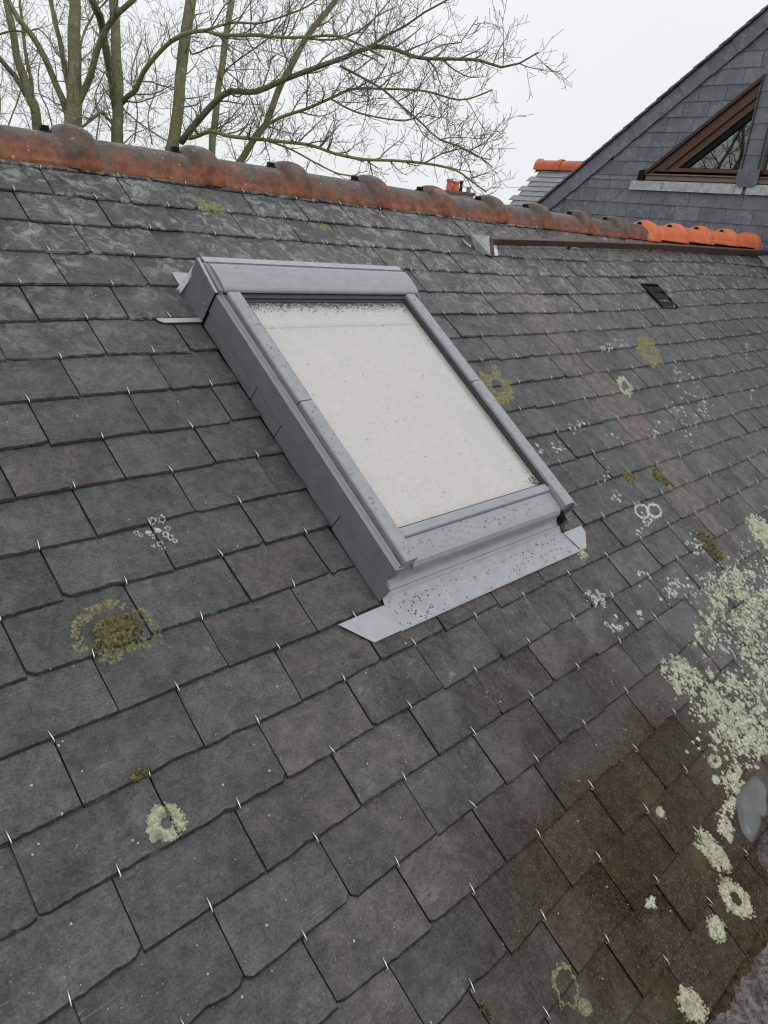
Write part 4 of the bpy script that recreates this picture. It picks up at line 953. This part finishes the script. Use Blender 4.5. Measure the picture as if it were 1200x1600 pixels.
# roof slates edge + roof
rf=MB()
for sgn in (1,-1):
    L=4.3; cr_,sr_=math.cos(math.atan(rk)),math.sin(math.atan(rk))
    for i in range(38):
        s0=L-i*.113-.25; s1=s0+.25
        if s0<-.05: s0=0
        p=[]
        for (s_,h_) in ((s0,.012),(s1,.026),(s1,.018),(s0,.004)):
            y=s_*cr_+h_*sr_; z=AZ-s_*sr_+h_*cr_; p.append((AY+sgn*y,z))
        c_=tuple(wt*rg.uniform(.6,1.0)); xa=GX-.055+rg.uniform(-.004,.004)
        q=[(xa,a,b) for a,b in p]+[(GX+5.05,a,b) for a,b in p]
        rf.add([gl(a) for a in q],[(0,1,2,3),(7,6,5,4),(0,4,5,1),(1,5,6,2),(2,6,7,3),(3,7,4,0)],c_,(rg.random(),)*3)
rf.build('roof',M['wallslate'],gab)
def windowset(mir):
    Y=lambda y: y if not mir else 2*AY-y
    W_=empty('window',(.032,0,0)); W_.parent=gab
    def tri(name,mat,inset,x0,x1,hole=None,par=W_,bw=0):
        def corners(i_): 
            # inset triangle: vertical edge at wy0, sill at wz0, slope
            k_=math.hypot(1,slope)
            y0=wy0+i_[0]; z0=wz0+i_[1]; 
            # z = wz0+(wy1-y)*slope - i2*k
            c0=wz0+wy1*slope-i_[2]*k_
            return [(y0,z0),((c0-z0)/slope,z0),(y0,c0-y0*slope)]
        a=corners(inset); mb=MB()
        if hole is None:
            vs=[(x0,Y(p[0]),p[1]) for p in a]+[(x1,Y(p[0]),p[1]) for p in a]
            mb.add([gl(v) for v in vs],[(0,1,2),(5,4,3),(0,3,4,1),(1,4,5,2),(2,5,3,0)])
        else:
            b=corners(hole)
            vs=[(x,Y(p[0]),p[1]) for x in (x0,x1) for p in a+b]
            fs=[]
            for i in range(3):
                j=(i+1)%3; fs+=[(i,j,3+j,3+i),(6+i,9+i,9+j,6+j),(i,6+i,6+j,j),(3+i,3+j,9+j,9+i)]
            mb.add([gl(v) for v in vs],fs)
        o=mb.build(name,M[mat],par); return o
    tri('window_frame','wood',(0,0,0),GX-.030,GX+.05,(.002,.040,.085))
    tri('window_rim','rustdark',(-.004,-.004,-.012),GX-.056,GX-.018,(.004,.0,.012))
    tri('window_sash','wood',(.003,.041,.086),GX-.012,GX+.05,(.012,.062,.14))
    tri('window_bead','black',(.012,.062,.14),GX+.0,GX+.05,(.014,.066,.185))
    tri('glass_pane','glass2',(.0,.05,.14),GX+.02,GX+.024)
    tri('dark_room_panel','reed',(-.0,.0,.0),GX+.055,GX+.07)  # black panel put in for the shade of the unlit room
    bt=MB()
    for (z0,z1,x0) in ((wz0-.040,wz0+.008,GX-.040),(wz0+.010,wz0+.034,GX-.030)):
        a,b=Y(wy0+.0),Y(wy1-.02 if z0<wz0 else wy1-.08); bt.box(gl((x0,min(a,b),z0)),gl((GX+.04,max(a,b),z1)))
    bevel(bt.build('bottom_rail',M['wood2'],W_),.003)
    sl=MB(); a,b=Y(wy0-.05),Y(wy1+.10); y0,y1=min(a,b),max(a,b)
    sl.add([gl((p[0]-.022,p[1],p[2])) for p in [(GX-.03,y0,wz0-.050),(GX-.03,y1,wz0-.050),(GX-.045,y1,wz0-.125),(GX-.045,y0,wz0-.125),(GX-.035,y1,wz0-.125),(GX-.035,y0,wz0-.125),(GX-.0,y0,wz0-.046),(GX-.0,y1,wz0-.046)]],[(0,3,2,1),(3,5,4,2),(6,0,1,7)])
    for t in (.3,.52,.93): 
        yy=y1+(y0-y1)*t; sl.box(gl((GX-.070,yy-.006,wz0-.126)),gl((GX-.052,yy+.006,wz0-.06)))
    sl.build('sill_flashing',M['lead'],W_)
    cb=MB(); yc=Y(wy1+.015); cb.prism([gl((0,yc-.03,wz0-.045))[1:],gl((0,yc+.03,wz0-.045))[1:],gl((0,yc+.022,wz0+.03))[1:],gl((0,yc-.02,wz0+.04))[1:]],-.06,.01); cb.build('corner_piece',M['black'],W_)
windowset(False); windowset(True)
# one clipped slate between the two windows
mb=MB()
for (z0,hgt) in ((wz0-.07,.13),):
    y0,y1=AY-.085,AY+.085
    pl=[(y0+.03,z0),(y1-.03,z0),(y1,z0+.035),(y1,z0+hgt),(y0,z0+hgt),(y0,z0+.035)]
    f=[(GX-.030,a,b) for a,b in pl]+[(GX-.020,a,b) for a,b in pl]; n=6
    mb.add([gl(p) for p in f],[tuple(range(n)),tuple(range(n,2*n))[::-1]]+[(i,n+i,n+(i+1)%n,(i+1)%n) for i in range(n)],tuple(wt*.85),(.3,.7,.1))
for j in range(7):                                 # narrow slated mullion between the windows
    z0=wz0+.05+j*.113; pl=[(AY-.078,z0),(AY+.078,z0),(AY+.078,z0+.118),(AY-.078,z0+.118)]
    if z0+.1>rake_z(AY)-BW-.1: break
    f=[(GX-.016+.006*(b-z0)/.118,a,b) for a,b in pl]+[(GX+.06,a,b) for a,b in pl]; n=4
    mb.add([gl(p) for p in f],[tuple(range(n))]+[(i,n+i,n+(i+1)%n,(i+1)%n) for i in range(n)],tuple(wt*rg.uniform(.85,1.1)),(rg.random(),)*3)
mb.build('mullion_slates',M['wallslate'],gab)
# lead soakers where this gable meets our slates (right edge)
va_=MB(); rv=random.Random(4)
for j in range(16):
    Y0=.40-j*.115; z=.010+.004*rv.random(); va_.add([(XEND-.17-rv.uniform(0,.05),Y0,z),(XEND+.03,Y0+.01,z+.012),(XEND+.03,Y0+.15,z-.002+.012),(XEND-.16,Y0+.15,z-.008)],[(0,1,2,3)])
va_.v=[tuple(Vector(gl(ROOF@Vector(v)))) for v in va_.v]
o=va_.build('lead_soakers',M['zinc'],gab); q=o.modifiers.new('t','SOLIDIFY'); q.thickness=.003

# ------------------------------------------------------------------ second roof with orange ridge, beyond
P0=Vector((9.74,5.0,1.25)); fr=empty('far_slate_roof',(P0.x,P0.y,-5),False,'pale slate roof with a short orange ridge, beyond the dark gable','house')
def fl_(p): return (p[0]-P0.x,p[1]-P0.y,p[2]+5)
pf=R_(38); k=MB(); 
xe=P0.x-2.2*math.cos(pf); ze=P0.z-2.2*math.sin(pf)
q=[(xe,ze-.04),(P0.x,P0.z-.04),(P0.x+2.2*math.cos(pf),ze-.04),(P0.x+2.0*math.cos(pf),-5),(xe+.2,-5)]
n=5; vs=[(a,P0.y-3.2,b) for a,b in q]+[(a,P0.y-.03,b) for a,b in q]
k.add([fl_(p) for p in vs],[tuple(range(5)),tuple(range(5,10))[::-1]]+[(i,n+i,n+(i+1)%n,(i+1)%n) for i in range(n)]); k.build('wall',M['wall'],fr)
fs_=MB(); rf_=random.Random(2)
for sd_ in (-1,1):
    for j in range(19):
        s0=.02+j*.115
        for i in range(15):
            y0=P0.y-.22*i-.11*(j%2); y1=y0-.217
            y0=min(y0,P0.y)
            p=[(s0,y0,.004),(s0,y1,.004),(s0+.125,y1,.014),(s0+.125,y0,.014),(s0+.125,y1,.006),(s0+.125,y0,.006)]
            v3=[(P0.x+sd_*(s_*math.cos(pf)+h_*math.sin(pf)),y_,P0.z-s_*math.sin(pf)+h_*math.cos(pf)) for s_,y_,h_ in p]
            fs_.add([fl_(v) for v in v3],[(0,1,2,3),(3,2,4,5)],tuple(Vector((.24,.25,.26))*rf_.uniform(.85,1.15)),(rf_.random(),)*3)
fs_.build('slate_covering',M['wallslate'],fr)
for i in range(7):
    mb=MB(); mb.smooth=True; n=12; y0=P0.y+.02-i*.42; st=[(0,.0),(.05,.0),(.34,.0),(.36,.018),(.40,.018),(.42,.01)] ; vs=[]
    if i==0: st=[(0,.02),(.05,.02),(.07,0),(.34,.0),(.36,.018),(.40,.018),(.42,.01)]
    for (a,d) in st:
        for j in range(n+1): t=math.pi*j/n; vs.append(fl_((P0.x-math.cos(t)*(.12+d),y0-a,P0.z-.05+math.sin(t)*(.14+d))))
    mb.add(vs,[(a*(n+1)+j,a*(n+1)+j+1,(a+1)*(n+1)+j+1,(a+1)*(n+1)+j) for a in range(len(st)-1) for j in range(n)]+([tuple(range(n+1))] if i==0 else []),(.06,.3,0))
    mb.build('ridge_tile',M['tile'],fr)

# ------------------------------------------------------------------ distant house with chimney
dc=30.; Pc=wpt(721,300,dc)
dh=empty('chimney_house',(Pc.x,Pc.y,-5),False,'distant rendered chimney stack with orange pots peeping over the ridge','house')
ex=(WR.transposed()@Vector((1,0,0))); ex.z=0; ex.normalize(); ey=Vector((-ex.y,ex.x,0)); s_=dc/FPX
def dl(a,b,z): v=ex*a+ey*b; return (v.x,v.y,z)
def dbox(mb,a0,a1,b0,b1,z0,z1): mb.add([dl(a,b,z) for z in (z0,z1) for a,b in ((a0,b0),(a1,b0),(a1,b1),(a0,b1))],[(0,3,2,1),(4,5,6,7),(0,1,5,4),(1,2,6,5),(2,3,7,6),(3,0,4,7)])
zt=Pc.z+5
k=MB(); dbox(k,-5,5,0,8,0,zt-2.6); k.build('wall',M['wall'],dh)
k=MB(); k.add([dl(a,b,z) for a,b,z in ((-5.2,-.2,zt-2.7),(5.2,-.2,zt-2.7),(5.2,4,zt-.9),(-5.2,4,zt-.9),(-5.2,8.2,zt-2.7),(5.2,8.2,zt-2.7))],[(0,1,2,3),(3,2,5,4),(0,3,4),(1,5,2),(0,4,5,1)]); rfh=k.build('roof',M['zinc'],dh)
k=MB(); dbox(k,-.43,.55,.5,1.1,zt-2.6,zt-.06); ch=k.build('chimney',M['brick'],rfh)
k=MB(); dbox(k,-.62,.62,.42,1.18,zt-.06,zt+.04); k.build('chimney_cap',M['stone'],rfh)
def pot(a,r_,h_,mat):
    mb=MB(); mb.smooth=False; q=dl(a,.8,0)
    mb.tube([(q[0],q[1],zt+.035),(q[0],q[1],zt+.035+h_*.75),(q[0],q[1],zt+.035+h_*.78),(q[0],q[1],zt+.035+h_)],[r_,r_*.85,r_,r_],14); mb.build('chimney_pot',M[mat],rfh)
pot(-.44,.14,.44,'pot'); pot(-.18,.14,.38,'pot'); pot(.03,.07,.42,'black'); pot(.34,.085,.22,'pot')

# ------------------------------------------------------------------ ground
gm=MB(); N=24; S=420
gv=[((i/N-.5)*2*S,(j/N-.5)*2*S,-5.0) for j in range(N+1) for i in range(N+1)]
gm.add(gv,[(j*(N+1)+i,j*(N+1)+i+1,(j+1)*(N+1)+i+1,(j+1)*(N+1)+i) for j in range(N) for i in range(N)])
tag(gm.build('ground',M['grass']),kind='structure')

# ------------------------------------------------------------------ bare winter trees
def limb3(pts,d0,d1,wig,rr):
    """traced limb: pixels give its bearing, depth runs from d0 to d1"""
    n=len(pts); out_=[]
    for i,(px,py) in enumerate(pts):
        t=i/max(1,n-1); out_.append(wpt(px,py,d0+(d1-d0)*t+wig*math.sin(t*5+rr.random())))
    return out_
def smooth_path(p,rad,step):
    res=[];rs_=[]
    for i in range(len(p)-1):
        a=p[max(i-1,0)];b=p[i];c=p[i+1];d=p[min(i+2,len(p)-1)]; k=max(1,int((c-b).length/step))
        for j in range(k):
            t=j/k; t2=t*t;t3=t2*t
            q=.5*((2*b)+(c-a)*t+(2*a-5*b+4*c-d)*t2+(3*b-a-3*c+d)*t3)
            res.append(q); rs_.append(rad[i]*(1-t)+rad[i+1]*t)
    res.append(p[-1]); rs_.append(rad[-1]); return res,rs_
NT=[0]
def twigs(mb,path,rads,rr,level,dens,lmax,updir=.25):
    if level>3: return
    L=0; nxt=rr.uniform(.2,.7)*dens
    for i in range(1,len(path)):
        seg=(path[i]-path[i-1]); L+=seg.length
        while L>nxt:
            nxt+=dens*rr.uniform(.5,1.5)
            t=seg.normalized(); rnd=Vector((rr.gauss(0,1),rr.gauss(0,1),rr.gauss(0,1)))
            side=(rnd-t*rnd.dot(t)).normalized(); ang=R_(rr.uniform(32,72))
            d=(t*math.cos(ang)+side*math.sin(ang)+Vector((0,0,updir*rr.random()))).normalized()
            ln=lmax*rr.uniform(.35,1.0)*(1-.55*(i/len(path)) if level==1 else 1); n=3+int(ln/.16) if level<3 else 3
            p=path[i-1]+seg*rr.random(); pts=[p]; r0=min(rads[i]*.6,(.014,.0075,.0048)[level-1]); rad=[r0]
            bend=Vector((rr.gauss(0,1),rr.gauss(0,1),rr.gauss(.5,.8)))*.20
            for k in range(1,n+1):
                d=(d+bend*(1.0/n)*1.6+Vector((rr.gauss(0,1),rr.gauss(0,1),rr.gauss(0,1)))*.13+Vector((0,0,.035))).normalized()
                p=p+d*(ln/n); pts.append(p); rad.append(max(r0*(1-.75*k/n),(.004,.0036,.0032)[level-1]))
            mb.tube(pts,rad,4 if level==1 else 3,cap=False); NT[0]+=1
            twigs(mb,pts,rad,rr,level+1,dens*(.62,.60,1)[level-1],lmax*.42)
def tree(label,base_px,limbs,seed,dd,tw=(.30,1.3),group='bare winter trees behind the ridge'):
    rr=random.Random(seed)
    main,w0,w1,*_=limbs[0]; 
    root=wpt(*main[0],dd); T_=empty('bare_tree',(root.x,root.y,-5),False,label,'tree',group)
    wood=MB(); wood.smooth=True; tb=MB(); green=MB(); green.smooth=True
    for li,(pts,wa,wb,*ex_) in enumerate(limbs):
        opt=ex_[0] if ex_ else {}
        d0=opt.get('d0',dd); d1=opt.get('d1',d0); p=limb3(pts,d0,d1,opt.get('wig',.12) if li else .0,rr)
        r=[(wa+(wb-wa)*i/(len(p)-1))/FPX*d0/2 for i in range(len(p))]
        if li==0:
            p=[Vector((root.x+.1,root.y,-5.0)),Vector((root.x+.03,root.y,-2.5))]+p; r=[r[0]*1.7,r[0]*1.25]+r
        path,rad=smooth_path(p,r,.14)
        if li==0: rad=[x*(1+.06*noise.noise(q*3)) for x,q in zip(rad,path)]
        path=[q+Vector((noise.noise(q*2.1),noise.noise(q*2.1+Vector((9,0,0))),0))*.02 for q in path]
        (green if opt.get('moss') else wood).tube(path,rad,9 if wa>8 else 6)
        vis_=[(q,x) for q,x in zip(path,rad) if q.z>-.9]
        if opt.get('end',True) and len(vis_)>2:
            twigs(tb,[q for q,_ in vis_],[x for _,x in vis_],rr,1,tw[0]*.9*opt.get('dn',1),tw[1]*opt.get('ln',1))
    base=Vector((root.x,root.y,-5))
    for mb in (wood,green,tb): mb.v=[(a-base.x,b-base.y,c+5) for a,b,c in mb.v]
    wood.build('trunk',M['bark'],T_)
    if green.v: green.build('mossy_limb',M['mossbark'],T_)
    tb.build('twigs',M['twig'],T_)
    return T_
tree('leaning forked bare tree nearest the left edge, behind the ridge',None,[
 ([(60,215),(47,150),(30,100),(20,50),(10,0),(4,-60)],15,8),
 ([(42,150),(22,118),(0,92),(-22,60)],9,6,dict(d1=13.5)),
 ([(52,160),(48,120),(40,77),(34,30),(31,-10)],6,4,dict(d1=14.6)),
 ([(-20,60),(0,53),(20,48),(43,50),(60,45),(75,60),(88,85)],3.5,1.5,dict(d1=13.2))],21,14.,(.34,1.3))
tree('thick upright trunk dividing into many limbs, second bare tree from the left edge',None,[
 ([(115,215),(115,187),(116,150),(117,117),(115,50),(117,0),(118,-60)],27,15),
 ([(106,178),(98,155),(90,138),(70,90),(50,55),(30,30),(13,0),(0,-30)],11,7,dict(d1=12.6)),
 ([(112,160),(106,130),(97,87),(87,40),(78,0),(74,-40)],9,6,dict(d1=13.6)),
 ([(120,165),(132,140),(142,115),(153,77),(170,37),(193,13),(215,-8)],11,7,dict(d1=12.2)),
 ([(125,150),(118,110),(130,60),(148,15),(160,-20)],5,3,dict(d1=14.5))],22,13.,(.34,1.3))
tree('bare tree whose dark limb forks left from a mossy trunk, third along the ridge',None,[
 ([(183,228),(184,190),(185,160),(183,100),(180,33),(177,-5),(176,-60)],18,13),
 ([(183,172),(176,135),(170,100),(160,43),(150,15),(138,-15)],13,10,dict(d1=12.)),
 ([(190,162),(200,150),(213,140),(222,118),(233,100),(257,73),(283,55),(320,48),(347,55),(400,55),(437,58),(475,58),(524,56),(561,69),(600,90)],8.5,2.2,dict(d1=10.5,moss=True,dn=.85)),
 ([(318,48),(333,43),(367,35),(400,37),(430,30),(480,10),(510,-12)],4,2,dict(d0=11.6,d1=11)),
 ([(183,205),(160,176),(140,190),(120,205)],5,3,dict(d1=12.5)),
 ([(187,165),(215,190),(245,210),(262,222)],2.5,1.5)],23,13.5,(.30,1.4))
tree('straight bare trunk with a long curved limb sweeping right across the sky',None,[
 ([(269,235),(273,215),(280,150),(288,67),(298,0),(305,-60)],19,16),
 ([(284,222),(296,205),(310,187),(337,157),(360,143),(400,143),(445,124),(490,107),(539,90),(576,75),(610,75),(655,90),(700,92),(749,94),(782,105),(812,99),(842,82)],11,1.6,dict(d0=12.8,d1=9.5,dn=.75)),
 ([(531,103),(565,120),(599,141),(632,169),(662,195),(685,217),(719,229),(752,247),(771,262)],4.2,1.6,dict(d0=11,d1=9.8,dn=.75)),
 ([(576,75),(602,56),(632,41),(662,19),(696,0),(720,-20)],4,2,dict(d0=10.8,d1=10,dn=.75)),
 ([(545,88),(560,60),(585,30),(610,0),(625,-25)],3,1.8,dict(d0=11,d1=11,dn=.75)),
 ([(655,90),(690,70),(720,66),(735,45),(745,30)],2.2,1.2,dict(d0=10.4,d1=10,ln=.6)),
 ([(290,60),(300,85),(325,75),(350,72),(372,90)],3,1.5,dict(d1=13.))],24,13.,(.32,1.3))
tree('slender pale straight trunk standing alone between thicker bare trees',None,[
 ([(331,245),(334,205),(343,133),(352,67),(362,0),(370,-60)],11,9),
 ([(346,115),(370,95),(400,75),(430,50),(450,25)],3,1.6,dict(d1=14)),
 ([(352,110),(375,130),(395,160),(405,200)],2.4,1.4,dict(d1=14))],25,15.,(.40,1.2))
tree('diagonal mossy bare tree leaning right, its low green bough skimming the ridge',None,[
 ([(368,262),(380,245),(400,213),(415,195),(434,142),(456,101),(479,60),(501,30),(524,0),(548,-40)],11,8),
 ([(411,199),(437,184),(475,171),(516,154),(550,139),(599,139),(662,142),(715,156),(745,150),(770,140)],5.2,1.6,dict(d1=10.5,moss=True,dn=.75)),
 ([(516,154),(554,174),(606,186),(644,186),(665,170)],3.2,1.4,dict(d0=11.2,d1=10.8,dn=.75)),
 ([(296,216),(312,211),(330,205),(360,213),(400,217),(437,221),(486,227),(524,240),(569,249),(617,251),(662,255),(700,262),(719,270),(735,282),(760,300)],6.5,2.0,dict(d0=12.6,d1=9.6,moss=True,dn=.62,ln=.8)),
 ([(422,221),(456,234),(494,255),(531,272),(560,275)],3.5,1.8,dict(d0=12,d1=11,moss=True,ln=.6)),
 ([(662,255),(690,240),(720,232),(745,245),(770,250)],2.4,1.2,dict(d0=10,d1=9.8,dn=.7,ln=.7)),
 ([(480,60),(520,62),(560,50),(590,25),(620,10)],3,1.5,dict(d0=11.6,d1=11)),
 ([(455,105),(440,70),(445,35),(460,0)],3,2,dict(d0=12.5,d1=13))],26,12.4,(.30,1.2))
# scrubby young stems behind the gaps
tree('thin scrubby stems in the gap at the far left behind the ridge',None,[
 ([(-5,215),(0,170),(-6,100),(-12,40)],5,4),([(8,205),(25,165),(38,120),(60,80)],2.5,1.5,dict(d0=16.5)),([(85,208),(75,170),(60,140),(62,100)],2.5,1.5,dict(d0=16)),([(150,218),(155,180),(148,150),(165,110)],2.5,1.5,dict(d0=16)),([(210,222),(215,170),(205,120),(222,60)],2.4,1.5,dict(d0=16)),([(238,226),(232,180),(245,130),(238,80)],2,1.3,dict(d0=16.5))],27,17.,(.34,1.4))
v0=CW; wq=onx(1120,240,GX); dq=(wq-v0); rq=Vector((-dq.x,dq.y,dq.z)); q0=wq+rq*1.35
def topx(v): 
    c=WR@(Vector(v)-CW); return (600+FPX*c.x/c.z,800+FPX*c.y/c.z)
rr=random.Random(77); T_=empty('bare_tree',(q0.x,q0.y,-5),False,'bare tree seen only as dark branches reflected in the triangular gable window','tree','bare winter trees behind the ridge')
wd=MB(); wd.smooth=True; tb=MB()
for k_ in range(5):
    a=Vector((q0.x,q0.y,-5 if k_==0 else -1.2+k_*.3)); d_=Vector((rr.gauss(0,.35),rr.gauss(0,.35),1)).normalized(); pts=[a]; rad=[.11 if k_==0 else .05]
    for i in range(16): d_=(d_+Vector((rr.gauss(0,.12),rr.gauss(0,.12),.06 if k_ else .3))).normalized(); a=a+d_*(.55 if k_==0 else .3); pts.append(a); rad.append(rad[0]*(1-i/20))
    wd.tube(pts,rad,7); twigs(tb,pts,rad,rr,1,.22,1.5)
for mb in (wd,tb): mb.v=[(a-q0.x,b-q0.y,c+5) for a,b,c in mb.v]
wd.build('trunk',M['bark'],T_); tb.build('twigs',M['twig'],T_)
print('refl tree px',topx(q0),q0,'twigs',NT[0],'slates',len(slates.v),'hooks',len(hooks),len(vis))
